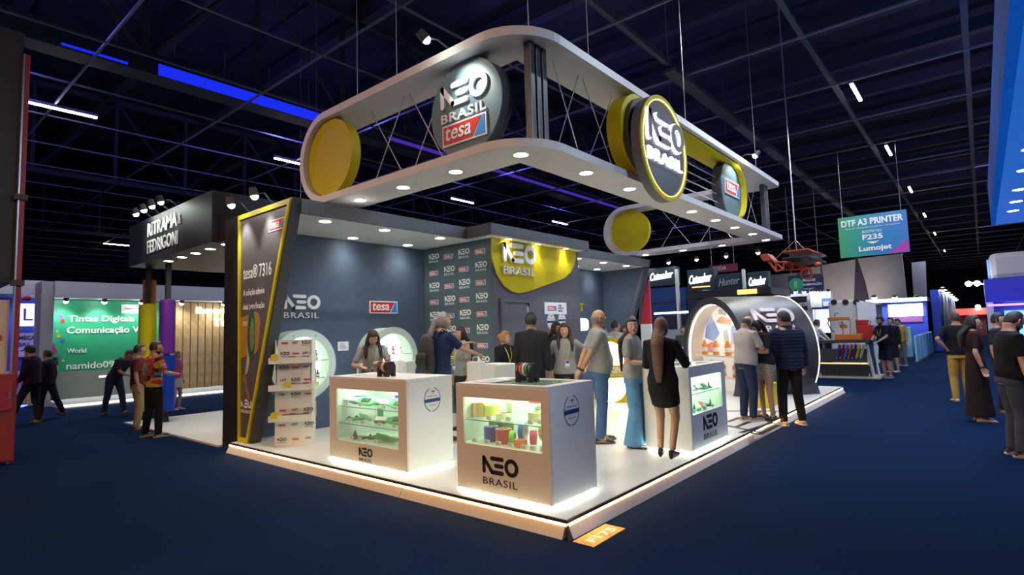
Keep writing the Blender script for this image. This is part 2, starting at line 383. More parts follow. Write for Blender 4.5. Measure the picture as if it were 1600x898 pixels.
# step and repeat
neo_sh = neo_logo(MB(), (0, 0, 0), (1, 0, 0), UZ, .29, .004).build('printed_logo', LOGOW, wb)
neo_sh.location = (0, 0, 0)
tp = brand_plate(None, (0, 0, 0), (1, 0, 0), UZ, .25, .003, 'printed_plate')
first = [True, True]
def rep_neo(x, z):
    o = neo_sh if first[0] else copy_part(neo_sh, wb); first[0] = False; o.location = (x, 3.742, z)
def rep_tesa(x, z):
    if first[1]: tp.parent = wb; o = tp
    else: o = copy_tree(tp, wb)
    first[1] = False; o.location = (x, 3.742, z)
xs = [-5.75, -5.32, -4.915, -4.48]
for r_ in range(8):
    z = 3.04-r_*.287
    for c_ in range(4):
        if (r_+c_) % 2 == 0: rep_neo(xs[c_], z)
        else: rep_tesa(xs[c_], z+.03)
# yellow swoosh panel on the block
blob = [(3.72, SOF), (3.725, 2.95), (3.83, 2.68), (4.05, 2.46), (4.25, 2.375), (4.45, 2.35), (4.70, 2.38), (5.2, 2.51), (5.7, 2.64), (6.0, 2.73), (6.22, 2.86), (6.38, 3.04), (6.44, 3.2), (6.45, SOF)]
MB().extr([(a, b) for a, b in blob], (-4.07, 0, 0), RX, UZ, .03).build('yellow_panel', YEL, wb)
neo_logo(MB(), (-4.04, 3.98, 2.69), RX, UZ, .98, .05).build('logo_lettering', LOGOW, wb)
# door
dr = struct(MB().box(-4.085, -4.055, 4.0, 4.74, PH, 2.17), 'door_1', mat('door_grey', (.12, .125, .15), .45), 'plain grey door in the storage block')
df = MB(); df.box(-4.07, -4.03, 3.915, 4.0, PH, 2.235); df.box(-4.07, -4.03, 4.74, 4.82, PH, 2.235); df.box(-4.07, -4.03, 4.0, 4.74, 2.17, 2.235)
df.build('door_frame', GREYV, dr)
MB().box(-4.055, -4.045, 4.70, 4.735, 1.3, 2.1).build('door_edge', LOGOW, dr)
MB().tube([(-4.05, 4.08, 1.15), (-3.99, 4.08, 1.15), (-3.99, 4.2, 1.15)], .012).build('door_handle', CHROME, dr)
# plates right of the door
wp = MB().box(-4.07, -4.05, 5.26, 6.02, 1.96, 2.2).build('wall_plate', LOGOW, wb)
bp_ = brand_plate(wb, (-4.05, 5.34, 2.02), RX, UZ, .32, .006)
tx = MB()
for k, s in enumerate(('TAPE', 'EXPERTS', 'BRASIL')): text_into(tx, s, (-4.05, 5.72, 2.12-.055*k), RX, UZ, h=.036, d=.004)
tx.build('plate_text', LOGOD, wp)
def badge(parent, O, Rv, Uv, w, name='round_badge', base=LOGOW):
    """oval badge with dark arrow, band and rim text marks; O = centre; part > sub-parts"""
    Rv, Uv = Vector(Rv).normalized(), Vector(Uv).normalized(); N = Rv.cross(Uv); O = Vector(O); h = 1.12*w
    ov = lambda s: [(s*w/2*math.cos(2*math.pi*k/28), s*h/2*math.sin(2*math.pi*k/28)) for k in range(28)]
    p = MB().extr(ov(1), O, Rv, Uv, .003).build(name, base, parent)
    a = MB()
    for k in range(28):
        if k in (6, 7, 8, 20): continue
        t0, t1 = 2*math.pi*k/28, 2*math.pi*(k+.8)/28
        a.extr([(r*w/2*math.cos(t), r*h/2*math.sin(t)) for r, t in ((.9, t0), (.98, t0), (.98, t1), (.9, t1))], O+N*.003, Rv, Uv, .001)
    a.build('rim_dashes', NAVYINK, p); a = MB()
    a.extr([(-.12*w, .30*h), (.14*w, .36*h), (.02*w, .18*h), (.05*w, .29*h)], O+N*.003, Rv, Uv, .001)
    a.build('arrow_mark', NAVYINK, p); a = MB()
    text_into(a, 'CERTIFIED PARTNER', O-Rv*(.30*w)+Uv*(.10*h)+N*.003, Rv, Uv, w=.6*w, h=.05*w, d=.001)
    a.build('upper_words', NAVYINK, p); a = MB()
    text_into(a, 'PREMIUM', O-Rv*(.2*w)-Uv*(.26*h)+N*.003, Rv, Uv, w=.4*w, h=.04*w, d=.001)
    a.build('lower_word', NAVYINK, p)
    MB().extr([(-.47*w, -.12*h), (.47*w, -.10*h), (.46*w, .04*h), (-.47*w, .02*h)], O+N*.0035, Rv, Uv, .001).build('band', NAVYINK, p)
    return p
badge(wb, (-4.068, 5.48, 1.82), RX, UZ, .30); badge(wb, (-4.068, 5.86, 1.85), RX, UZ, .28)
# yellow letters and lit plate in the right nook
text_into(MB(), 'KIT', (-5.9, 9.05, 2.15), RX, UZ, w=.48, h=.22, d=.03, bold=.03).build('yellow_letters', YEL, lw)
lp_ = MB().extr([(9.05+.33+.33*math.cos(t)*abs(math.cos(t))**-.5, 1.78+.17*math.sin(t)*abs(math.sin(t))**-.5) for t in [2*math.pi*(k+.5)/24 for k in range(24)]], (-5.9, 0, 0), RX, UZ, .05).build('lit_plate', LEDN, lw)

# ================================================================== TALL POSTER SLAB ON THE LEFT
ps = thing('poster_slab', 'tall dark slanted poster slab with yellow frame at the left end of the booth', 'poster', (-5.6, .18, 0))
MB().extr([(-6.5, .02), (-5.60, .02), (-4.40, TOP), (-6.5, TOP)], (0, .27, 0), (1, 0, 0), UZ, .15).build('slab', mat('slab_dark', (.055, .058, .07), .5), ps)
fo = [(-5.92, .14), (-5.62, .14), (-4.42, 3.51), (-5.98, 3.51)]; fi = [(-5.86, .20), (-5.66, .20), (-4.50, 3.44), (-5.92, 3.44)]
fr = MB()
for k in range(4):
    j = (k+1) % 4; fr.extr([fo[k], fo[j], fi[j], fi[k]], (0, .12, 0), (1, 0, 0), UZ, .03)
fr.build('yellow_frame', YEL, ps)
MB().extr(fi, (0, .12, 0), (1, 0, 0), UZ, .008).build('poster_face', mat('poster_brown', (.10, .085, .09), .5, noise=.1, nscale=3), ps)
FX, FU = (1, 0, 0), (0, 0, 1); PY = .112
brand_plate(ps, (-5.03, PY, 3.13), FX, FU, .44, .006)
pt = MB(); text_into(pt, 'tesa\u00ae 7316', (-5.82, PY, 2.52), FX, FU, w=.86, h=.20, d=.003, bold=.004)
for k, s in enumerate(('A solu\u00e7\u00e3o adesiva', 'ideal para fixa\u00e7\u00e3o', 'em ACM')):
    text_into(pt, s, (-5.82, PY, 2.25-.21*k), FX, FU, w=(.66, .66, .34)[k], h=.12 if k < 2 else .095, d=.003)
pt.build('lettering', LOGOW, ps)
neo_logo(MB(), (-5.855, PY, .56), FX, FU, .33, .004).build('logo_lettering', LOGOW, ps)
# printed picture of a tape roll
MB().extr([(-5.90, 1.35), (-5.42, 1.42), (-5.33, 1.5), (-5.28, 1.85), (-5.31, 1.98), (-5.42, 2.03), (-5.91, 1.95)], (0, .113, 0), FX, FU, .002).build('orange_print', mat('poster_orange', (.42, .22, .03), .5), ps)
ov = lambda cx, cz, a, b, n=28: [(cx+a*math.cos(2*math.pi*k/n), cz+b*math.sin(2*math.pi*k/n)) for k in range(n)]
MB().extr(ov(-5.55, 1.71, .12, .38), (0, .111, 0), FX, FU, .002).build('tape_print', mat('poster_green_dark', (.02, .12, .06), .5), ps)
MB().extr(ov(-5.52, 1.70, .075, .24), (0, .109, 0), FX, FU, .002).build('tape_core_print', mat('poster_green', (.09, .30, .13), .5, noise=.4), ps)
text_into(MB(), 'tesa', (-5.545, .107, 1.85), (0, 0, -1), (1, 0, 0), w=.3, h=.05, d=.001, bold=.03).build('tape_print_word', mat('poster_red', (.55, .12, .05), .5), ps)
MB().extr([(-5.65, 1.62), (-5.60, 1.30), (-5.66, 1.15), (-5.74, 1.1), (-5.68, 1.38)], (0, .111, 0), FX, FU, .002).build('tape_tail_print', mat('poster_cream', (.55, .48, .36), .5), ps)
SKINP = mat('poster_skin', (.28, .14, .08), .6)
MB().extr([(-5.80, 1.12), (-5.70, 1.06), (-5.66, .95), (-5.60, .82), (-5.55, .74), (-5.60, .72), (-5.69, .82), (-5.80, .95)], (0, .110, 0), FX, FU, .002).build('hand_print', SKINP, ps)
MB().extr(ov(-5.78, .84, .055, .16), (0, .109, 0), FX, FU, .002).build('roll_print', mat('poster_grey', (.10, .10, .09), .5), ps)
MB().extr(ov(-5.78, .84, .03, .09), (0, .107, 0), FX, FU, .002).build('roll_core_print', mat('poster_tan', (.20, .12, .07), .5), ps)
def arm_spot(root_pos, head_pos, tgt, label, watt=60, col=(.92, 1, .95), group=None, ang=70):
    t = thing('arm_spotlight', label, 'spotlight', head_pos, 0, group)
    MB().tube([root_pos, ((root_pos[0]+head_pos[0])/2, (root_pos[1]+head_pos[1])/2, max(root_pos[2], head_pos[2])+.04), head_pos], .012, 6).build('arm', DGREY, t)
    d = (Vector(tgt)-Vector(head_pos)).normalized(); h = Vector(head_pos)
    MB().cyl(h-d*.09, h+d*.03, .05, .065, 14).build('lamp_head', DGREY, t)
    MB().sphere(h+d*.035, .05, 10, 6).build('bulb', SPOTL, t)
    spot('lamp_light', h+d*.1, tgt, watt, col, ang, .8, .04, t)
    return t
for k, x in enumerate((-5.78, -5.05)):
    arm_spot((x, .2, TOP), (x, -.10, TOP+.12), (x+.1, .12, 2.6), ('left', 'right')[k]+' arm spotlight above the tall yellow framed poster', 55, group='poster spotlights')

# ================================================================== DOWNLIGHTS
def downlight(x, y, z, label, group, r=.075, watt=30, ang=130, tilt=(0, 0), col=(1, .96, .86)):
    t = thing('downlight', label, 'downlight', (x, y, z), 0, group)
    MB().ring((x, y, z-.006), (0, 0, 1), r+.014, r, .006, 24).build('trim_ring', WHITE, t)
    MB().cyl((x, y, z-.004), (x, y, z), r, n=24).build('lamp_disc', LAMP, t)
    spot('lamp_light', (x, y, z-.02), (x+tilt[0], y+tilt[1], z-2), watt, col, ang, .9, r*.8, t)
    return t
for k, (x, y, w) in enumerate([(-4.70, .79, 'front row nearest the poster'), (-5.64, 1.9, 'wall row nearest the poster'), (-4.70, 1.86, 'middle of the front row'), (-5.64, 3.11, 'wall row nearest the logo wall'), (-4.68, 3.06, 'front row nearest the logo wall')]):
    downlight(x, y, SOF, 'round downlight in the white soffit of the left nook, '+w, 'left nook downlights', .085, 22)
for k, (x, y) in enumerate([(-4.70, 7.5), (-5.62, 7.6), (-4.70, 8.7), (-5.62, 8.8), (-4.70, 9.9), (-5.62, 9.9)]):
    downlight(x, y, SOF, 'round downlight in the white soffit of the right nook, %s of the %s row' % (('first', 'second', 'third')[k//2], ('front', 'wall')[k % 2]), 'right nook downlights', .085, 22)
for k, y in enumerate((4.1, 5.0, 5.95)):
    downlight(-3.96, y, SOF, ('left', 'middle', 'right')[k]+' small downlight grazing the yellow logo panel', 'logo panel downlights', .05, 16, 90, (-.35, 0))
# ================================================================== OVERHEAD HEADER RING
HB0, HB1, HT0, HT1 = 3.70, 3.80, 5.02, 5.13
HWH = mat('header_white', (.74, .70, .68), .5, noise=.03)
hd = thing('overhead_header', 'large white suspended header ring with rounded ends above the booth', 'header', (-3, 6, HB0))
def plate_poly():
    p = [(-5.0, .956), (-1.7, .956)]
    p += [(-1.7+.7*math.cos(R(a)), 1.656+.7*math.sin(R(a))) for a in range(-81, 1, 9)]
    p += [(-1.0, 10.95)]+[(-1.15+.15*math.cos(R(a)), 11.0+.15*math.sin(R(a))) for a in range(15, 91, 15)]
    p += [(-5.0, 11.15), (-5.0, 10.5), (-1.63, 10.5), (-1.63, 1.6), (-5.0, 1.6)]
    return p
for z0, z1, nm in ((HB0, HB1, 'bottom_plate'), (HT0, HT1, 'top_plate')):
    MB().extr(plate_poly(), (0, 0, z0), (1, 0, 0), (0, 1, 0), z1-z0).build(nm, HWH, hd)
ZC = (HB0+HT1)/2
for y0, y1 in ((.956, 1.6), (10.5, 11.15)):
    b = MB(); ro, ri = (HT1-HB0)/2, (HT0-HB1)/2; n = 24; o = 0
    for k in range(n+1):
        a = math.pi/2+math.pi*k/n
        for rr in (ro, ri):
            for y in (y0, y1): b.v.append(Vector((-5.0+rr*math.cos(a), y, ZC+rr*math.sin(a))))
    for k in range(n):
        i = 4*k; j = i+4
        b.f += [(i, i+1, j+1, j), (i+2, j+2, j+3, i+3), (i, j, j+2, i+2), (i+1, i+3, j+3, j+1)]
    b.f += [(0, 2, 3, 1), (4*n, 4*n+1, 4*n+3, 4*n+2)]
    b.build('end_loop', HWH, hd, smooth=True, auto=40)
PILL = mat('pillar_dark', (.045, .055, .06), .35)
for y in (1.36, 1.48, 1.60): MB().cbox((-1.25, y, (HB1+HT0)/2), (.10, .085, HT0-HB1)).build('pillar', PILL, hd, bevel=.008)
for y in (10.5, 10.62, 10.74): MB().cbox((-1.25, y, (HB1+HT0)/2), (.10, .085, HT0-HB1)).build('pillar', PILL, hd, bevel=.008)
def cross(a, b, r=.008):
    MB().tube([a, b], r, 5).build('brace_cable', CABLE, hd)
for x0, x1 in ((-4.25, -3.45), (-3.35, -2.6)):
    cross((x0, 1.3, HB1), (x1, 1.3, HT0)); cross((x1, 1.3, HB1), (x0, 1.3, HT0))
for x0, x1 in ((-4.1, -3.2), (-3.0, -2.1)):
    cross((x0, 10.8, HB1), (x1, 10.8, HT0)); cross((x1, 10.8, HB1), (x0, 10.8, HT0))
for y0, y1 in ((1.9, 2.5), (2.6, 3.4), (9.2, 10.2)):
    cross((-1.3, y0, HB1), (-1.3, y1, HT0)); cross((-1.3, y1, HB1), (-1.3, y0, HT0))
for k in range(4): cross((-1.3, 4.7, 4.1+.17*k), (-1.3, 7.5, 4.1+.17*k), .012)
for x, y in ((-3.5, 1.2), (-1.35, 1.5), (-1.25, 2.7), (-1.3, 6.1), (-1.3, 10.3), (-4.6, 1.3), (-3.6, 10.85)):
    MB().cyl((x, y, HT1), (x, y, 12.2), .006, n=5).build('suspension_cable', CABLE, hd)
    MB().lathe([(.03, HT1), (.03, HT1+.02), (.012, HT1+.06)], 10, (x, y, 0)).build('cable_anchor', CHROME, hd)
# yellow liner strip under the top plate, curling round the far round sign
ys = MB(); path = [(4.2, 4.985), (6.0, 4.985), (8.05, 4.985+.02)]
pts = [(4.2, 4.99), (7.9, 4.99)]+[(8.05+.68*math.sin(a), 4.42+.60*math.cos(a)) for a in [math.pi*k/14 for k in range(0, 13)]]
o = 0
for (y, z) in pts:
    for x in (-1.55, -1.08):
        ys.v += [Vector((x, y, z))]
for i in range(len(pts)-1): ys.f.append((2*i, 2*i+1, 2*i+3, 2*i+2))
yo = ys.build('yellow_liner', YEL, hd, smooth=True, auto=40); so = yo.modifiers.new('solid', 'SOLIDIFY'); so.thickness = .03
# ---- round signs
TEALD = mat('round_sign_slate', (.10, .17, .20), .42, noise=.04)
s1 = thing('round_sign', 'slate round sign with white logo and red brand plate in the header front', 'sign', (-2.12, 1.15, HB1))
MB().cyl((-2.12, 1.15, 4.42), (-2.12, 1.33, 4.42), .615, n=64).build('disc', TEALD, s1, smooth=True, auto=40)
MB().cyl((-2.12, 1.17, 4.42), (-2.12, 1.34, 4.42), .617, n=64).build('rim', DGREY, s1, smooth=True, auto=40)
neo_logo(MB(), (-2.53, 1.15, 4.29), FX, FU, .82, .03, bold=.012).build('logo_lettering', LOGOW, s1)
brand_plate(s1, (-2.50, 1.15, 3.98), FX, FU, .76, .03)
s2 = thing('round_sign', 'yellow disc filling the near rounded end of the header', 'sign', (-4.98, 1.04, ZC))
MB().cyl((-4.98, 1.04, ZC), (-4.98, 1.2, ZC), .60, n=64).build('disc', YEL, s2, smooth=True, auto=40)
MB().ring((-4.98, 1.038, ZC), (0, 1, 0), .601, .585, .01, 64).build('rim', YEL, s2)
s3 = thing('round_sign', 'yellow disc filling the far rounded end of the header', 'sign', (-4.95, 10.7, ZC))
MB().cyl((-4.95, 10.68, ZC), (-4.95, 10.80, ZC), .60, n=48).build('disc', YEL, s3, smooth=True, auto=40)
MB().ring((-4.95, 10.678, ZC), (0, 1, 0), .601, .585, .01, 48).build('rim', YEL, s3)
NIGHT = mat('sign_night', (.035, .032, .05), .45, noise=.05)
s4 = thing('round_sign', 'big dark round sign with glowing logo and yellow rim on the header', 'sign', (-.8, 3.85, 4.2))
MB().cyl((-1.22, 3.65, 4.41), (-1.0, 3.65, 4.41), .60, n=64).build('yellow_drum', YEL, s4, smooth=True, auto=40)
MB().cyl((-1.0, 3.7, 4.38), (-.93, 3.7, 4.38), .57, n=48).build('drum_back', DGREY, s4, smooth=True, auto=40)
for k in range(10):
    a = 2*math.pi*k/10; MB().cyl((-.94, 3.78+.5*math.cos(a), 4.28+.5*math.sin(a)), (-.86, 3.78+.5*math.cos(a), 4.28+.5*math.sin(a)), .012, n=8).build('standoff', CHROME, s4)
MB().cyl((-.87, 3.85, 4.2), (-.74, 3.85, 4.2), .77, n=64).build('disc', mat('sign_rim_grey', (.14, .125, .135), .45), s4, smooth=True, auto=40)
MB().cyl((-.74, 3.85, 4.2), (-.732, 3.85, 4.2), .705, n=64).build('face', NIGHT, s4)
MB().ring((-.74, 3.85, 4.2), (1, 0, 0), .77, .705, .02, 64).build('yellow_rim', YEL, s4)
MB().ring((-.74, 3.85, 4.2), (1, 0, 0), .708, .698, .024, 64).build('led_line', mat('led_gold', (1, .8, .2), .5, emit=2.5, ecol=(1, .75, .12), noise=0), s4)
neo_logo(MB(), (-.732, 3.26, 3.94), RX, UZ, 1.18, .03, bold=.004, t=.27).build('logo_glow', LOGOE, s4)
lf2 = MB(); neo_logo(lf2, (-.70, 3.27, 3.95+.62*1.18/2.72), RX, UZ, 1.18, .02, brasil=False, t=.19); lf2.build('logo_face', mat('logo_face_grey', (.10, .09, .11), .5), s4)
s5 = thing('round_sign', 'slate round sign with a red brand plate at the far right of the header', 'sign', (-1.2, 8.05, HB1))
MB().cyl((-1.36, 8.05, 4.42), (-1.18, 8.05, 4.42), .60, n=48).build('disc', TEALD, s5, smooth=True, auto=40)
MB().cyl((-1.38, 8.05, 4.42), (-1.2, 8.05, 4.42), .602, n=48).build('rim', DGREY, s5, smooth=True, auto=40)
brand_plate(s5, (-1.18, 7.62, 4.3), RX, UZ, .86, .02)
# ---- header downlights
q = [(-4.54, 1.29), (-3.51, 1.29), (-2.45, 1.29), (-1.42, 1.36), (-1.29, 2.58), (-1.29, 3.78), (-1.28, 4.94), (-1.28, 6.1), (-1.28, 7.28), (-1.28, 8.42), (-1.28, 9.6), (-1.33, 10.82), (-2.41, 10.83), (-3.46, 10.83), (-4.57, 10.83)]
for k, (x, y) in enumerate(q):
    if k < 4: lab = 'round downlight under the front arm of the header, %s from the near rounded end' % ords[k]
    elif k < 12: lab = 'round downlight under the long right side of the header, %s from the front corner' % ords[k-4]
    else: lab = 'round downlight under the back arm of the header, %s from the far corner' % ords[k-12]
    downlight(x, y, HB0, lab, 'header downlights', .085, 62)
arm_spot((-2.2, 1.0, HT1), (-2.25, .62, HT1+.03), (-2.0, 1.2, 4.55), 'arm spotlight on the header top shining on the slate round sign', 60, ang=60)
arm_spot((-1.1, 8.3, HT1), (-.75, 8.4, HT1+.03), (-1.2, 8.1, 4.6), 'small arm spotlight on the header above the far brand sign', 50, ang=70)

# ================================================================== SHOWCASE COUNTERS
CW = mat('counter_white', (.80, .80, .78), .38, noise=.02)
GLOW = mat('case_back', (.66, .80, .68), .5, noise=.02)
def frame_quad(mb, outer, inner, O, Rv, Uv, d):
    (a0, a1, b0, b1), (c0, c1, d0, d1) = outer, inner
    for p in ([(a0, b0), (a1, b0), (a1, d0), (a0, d0)], [(a0, d1), (a1, d1), (a1, b1), (a0, b1)], [(a0, d0), (c0, d0), (c0, d1), (a0, d1)], [(c1, d0), (a1, d0), (a1, d1), (c1, d1)]):
        mb.extr(p, O, Rv, Uv, d)
    return mb
def counter(label, L, D, loc, rz, win, shelves, logo, glow=1.0, top_green=False, badge_at=None):
    """local: front faces -y, width along x 0..L, depth 0..D, z from PH"""
    t = thing('showcase_counter', label, 'counter', loc, rz)
    M = root_matrix(t); H = 1.0; w = .03
    def bl(mb, name, m, par=t, **k): return mb.xf(M).build(name, m, par, **k)
    fp = frame_quad(MB(), (0, L, .012, H-.03), win, (0, w, 0), (1, 0, 0), (0, 0, 1), w)
    bl(fp, 'front_panel', CREAM if rz == 0 else CW)  # warm light tinted into the colour of fronts facing the front aisle
    bl(MB().box(0, w, w, D, .012, H-.03), 'side_panel', CW); bl(MB().box(L-w, L, w, D, .012, H-.03), 'side_panel', CW)
    bl(MB().box(w, L-w, D-.02, D, .012, H-.03), 'back_panel', GLOW)
    bl(MB().box(w, L-w, w, D-.02, win[2]-.03, win[2]-.005), 'case_floor', GLOW)
    if top_green:
        bl(MB().box(0, L, 0, .1, H-.03, H), 'top_rim', CW); bl(MB().box(0, L, D-.08, D, H-.03, H), 'top_rim', CW)
        bl(MB().box(0, .22, .1, D-.08, H-.03, H), 'top_rim', CW); bl(MB().box(L-.12, L, .1, D-.08, H-.03, H), 'top_rim', CW)
        bl(MB().box(.22, L-.12, .1, D-.08, H-.015, H-.004), 'top_glass', mat('top_glass_green', (.30, .50, .33), .06, noise=0))
    else: bl(MB().box(-.005, L+.005, -.005, D+.005, H-.03, H), 'top', CW)
    bl(MB().box(win[0]-.01, win[1]+.01, .012, .018, win[2]-.01, win[3]+.01), 'window_glass', GLASS)
    for z in shelves:
        s = bl(MB().box(w, L-w, .04, D-.03, z-.008, z), 'glass_shelf', GLASS); bl(MB().box(w, L-w, .036, .04, z-.008, z), 'shelf_edge', GEDGE, s)
    bl(MB().box(win[0], win[1], .04, .06, win[3]+.005, win[3]+.02), 'case_led', LEDC)
    bl(MB().box(w, w+.012, .05, .065, win[2], win[3]), 'case_led', LEDC)
    bl(MB().box(.03, L-.03, .03, D-.03, 0, .012), 'plinth', DGREY)
    for a in ((.03, L-.03, .004, .012), (.03, L-.03, D-.012, D-.004)): bl(MB().box(a[0], a[1], a[2], a[3], .001, .011), 'plinth_led', LEDG)
    for a in ((.004, .012), (L-.012, L-.004)): bl(MB().box(a[0], a[1], .03, D-.03, .001, .011), 'plinth_led', LEDG)
    lx, lz, lwid = logo
    m = neo_logo(MB(), (lx, 0, lz), (1, 0, 0), (0, 0, 1), lwid, .004); bl(m, 'logo_lettering', LOGOD)
    if badge_at:
        Rv = M.to_3x3() @ Vector((0, 1, 0)); badge(t, M @ Vector((L, badge_at[0], badge_at[1])), Rv, (0, 0, 1), .25, base=CW)
    area('case_light', M @ Vector(((win[0]+win[1])/2, D*.5, H-.06)), M @ Vector(((win[0]+win[1])/2, D*.55, 0)), 6.5*glow, (.74, 1, .74), win[1]-win[0], .2, t)
    return t, M
CT1, M1 = counter('white showcase counter with three shelves of green tools, beside the cardboard tower', 1.5, .68, (-3.73, .25, PH), 0, (.155, 1.355, .235, .855), (.435, .64), (.62, .035, .26), badge_at=(.37, .75))
CT2, M2 = counter('white showcase counter with coloured tape rolls at the platform corner', 1.12, .72, (-1.385, .175, PH), 0, (.095, 1.035, .435, .87), (.655,), (.335, .09, .43), 1.0, True, badge_at=(.34, .765))
CT3, M3 = counter('white showcase counter beside the woman in the black blazer', 1.2, .60, (-.115, 2.78, PH), R(90), (.06, 1.06, .425, .87), (.66,), (.36, .09, .48), 1.0, True)
# ---- goods in the cases
CARD = mat('price_card', (.82, .82, .78), .6, noise=.05)
def roll(M, x, y, z, r, w, col, label, lying=True, yaw=0, core=(.55, .45, .32)):
    x -= .85*y-.04; p = M @ Vector((x, y, z)); t = thing('tape_roll', label, 'tape roll', p, R(yaw), 'tape rolls')
    c = p + Vector((0, 0, 0 if lying else r)); ax = Vector((0, 0, 1)) if lying else Vector((math.cos(R(yaw)), math.sin(R(yaw)), 0))
    MB().ring(c-(Vector((0, 0, 0)) if lying else ax*w/2), ax, r, r*.72, w, 28).build('tape', mat('tape_%.2f_%.2f_%.2f' % col, col, .3), t, smooth=True, auto=40)
    MB().ring(c-(Vector((0, 0, 0)) if lying else ax*w/2)-ax*.001, ax, r*.72, r*.66, w+.002, 28).build('core', mat('core', core, .7), t)
    return t
def card(M, x, y, z, label):
    t = thing('price_card', label, 'card', M @ Vector((x, y, z)), 0, 'price cards')
    MB().extr([(-.035, 0), (.035, 0), (.035, .042), (-.035, .042)], M @ Vector((x, y, z)), M.to_3x3() @ Vector((1, 0, 0)), M.to_3x3() @ Vector((0, .25, .97)), .002).build('sheet', CARD, t)
    b = MB()
    for k in range(3): b.extr([(-.027, .010+.010*k), (.02-.006*k, .010+.010*k), (.02-.006*k, .014+.010*k), (-.027, .014+.010*k)], M @ Vector((x, y-.003, z)), M.to_3x3() @ Vector((1, 0, 0)), M.to_3x3() @ Vector((0, .25, .97)), .001)
    b.build('print_line', LOGOD, t); return t
zs1 = (.235-.004, .436, .641)
zs2 = (.432, .656)
where2 = [('bottom shelf', .0), ('top shelf', .0)]
roll(M2, .40, .22, zs2[0], .072, .14, (.01, .04, .42), 'blue tape roll standing as a drum on the case floor of the corner counter')
roll(M2, .56, .20, zs2[0], .080, .135, (.55, .05, .03), 'red tape roll as a drum next to the blue one in the corner counter')
roll(M2, .67, .17, zs2[0], .065, .045, (.15, .62, .02), 'lime green tape roll on edge in the corner counter', False, 25)
roll(M2, .80, .24, zs2[0]+.03, .085, .05, (.02, .10, .55), 'blue tape roll on edge in the corner counter', False, 20)
roll(M2, .92, .20, zs2[0]+.02, .066, .055, (.75, .03, .18), 'pink tape roll on edge in the corner counter', False, 30)
roll(M2, .77, .14, zs2[0], .060, .07, (.85, .20, .01), 'orange tape roll lying low in front in the corner counter')
roll(M2, .43, .50, zs2[0], .07, .15, (.01, .17, .05), 'dark green tape roll at the back of the corner counter')
roll(M2, .60, .52, zs2[0], .07, .14, (.03, .10, .04), 'blackish green tape roll at the back of the corner counter')
roll(M2, 1.045, .30, zs2[0]+.05, .06, .06, (.75, .55, .01), 'yellow tape roll by the right edge of the corner counter', False, 60)
roll(M2, .25, .22, zs2[1], .068, .135, (.50, .33, .12), 'tan tape roll as a drum on the upper shelf of the corner counter')
roll(M2, .40, .30, zs2[1]+.01, .085, .10, (.72, .74, .12), 'pale yellow tape roll on the upper shelf of the corner counter')
roll(M2, .57, .24, zs2[1], .080, .05, (.74, .70, .42), 'cream tape roll lying on the upper shelf of the corner counter')
roll(M2, .64, .30, zs2[1]+.05, .075, .05, (.74, .72, .46), 'cream tape roll leaning on the upper shelf of the corner counter', False, 40)
roll(M2, .96, .26, zs2[1], .075, .08, (.58, .52, .26), 'beige tape roll at the right of the upper shelf of the corner counter')
roll(M2, 1.03, .40, zs2[1], .06, .06, (.06, .42, .12), 'green tape roll at the right end of the upper shelf of the corner counter', False, 80)
for k, x in enumerate((.17, .33, .47, .62, .78, .88, .99)): card(M2, x, .07, zs2[0], 'small white price card on the case floor of the corner counter, %s from the left' % ords[k])
for k, x in enumerate((.36, .56, .86, .93)): card(M2, x, .07+.05*(k % 2), zs2[1], 'white price card on the upper shelf of the corner counter, %s from the left' % ords[k])
tl = thing('acrylic_block', 'clear upright acrylic block with a red band at the back of the corner counter', 'block', M2 @ Vector((.55, .6, zs2[1])))
MB().box(.45, .68, .58, .62, zs2[1], zs2[1]+.17).xf(M2).build('slab', mat('acrylic', (.8, .86, .83), .1, alpha=.5, noise=0), tl); MB().box(.45, .68, .577, .58, zs2[1]+.11, zs2[1]+.15).xf(M2).build('band', TRED, tl)
GRN = mat('tool_green', (.02, .36, .10), .35); GRL = mat('tool_light_green', (.15, .62, .30), .35); BLU = mat('tool_blue', (.01, .17, .55), .35); GRD = mat('tool_dark', (.02, .06, .035), .4)
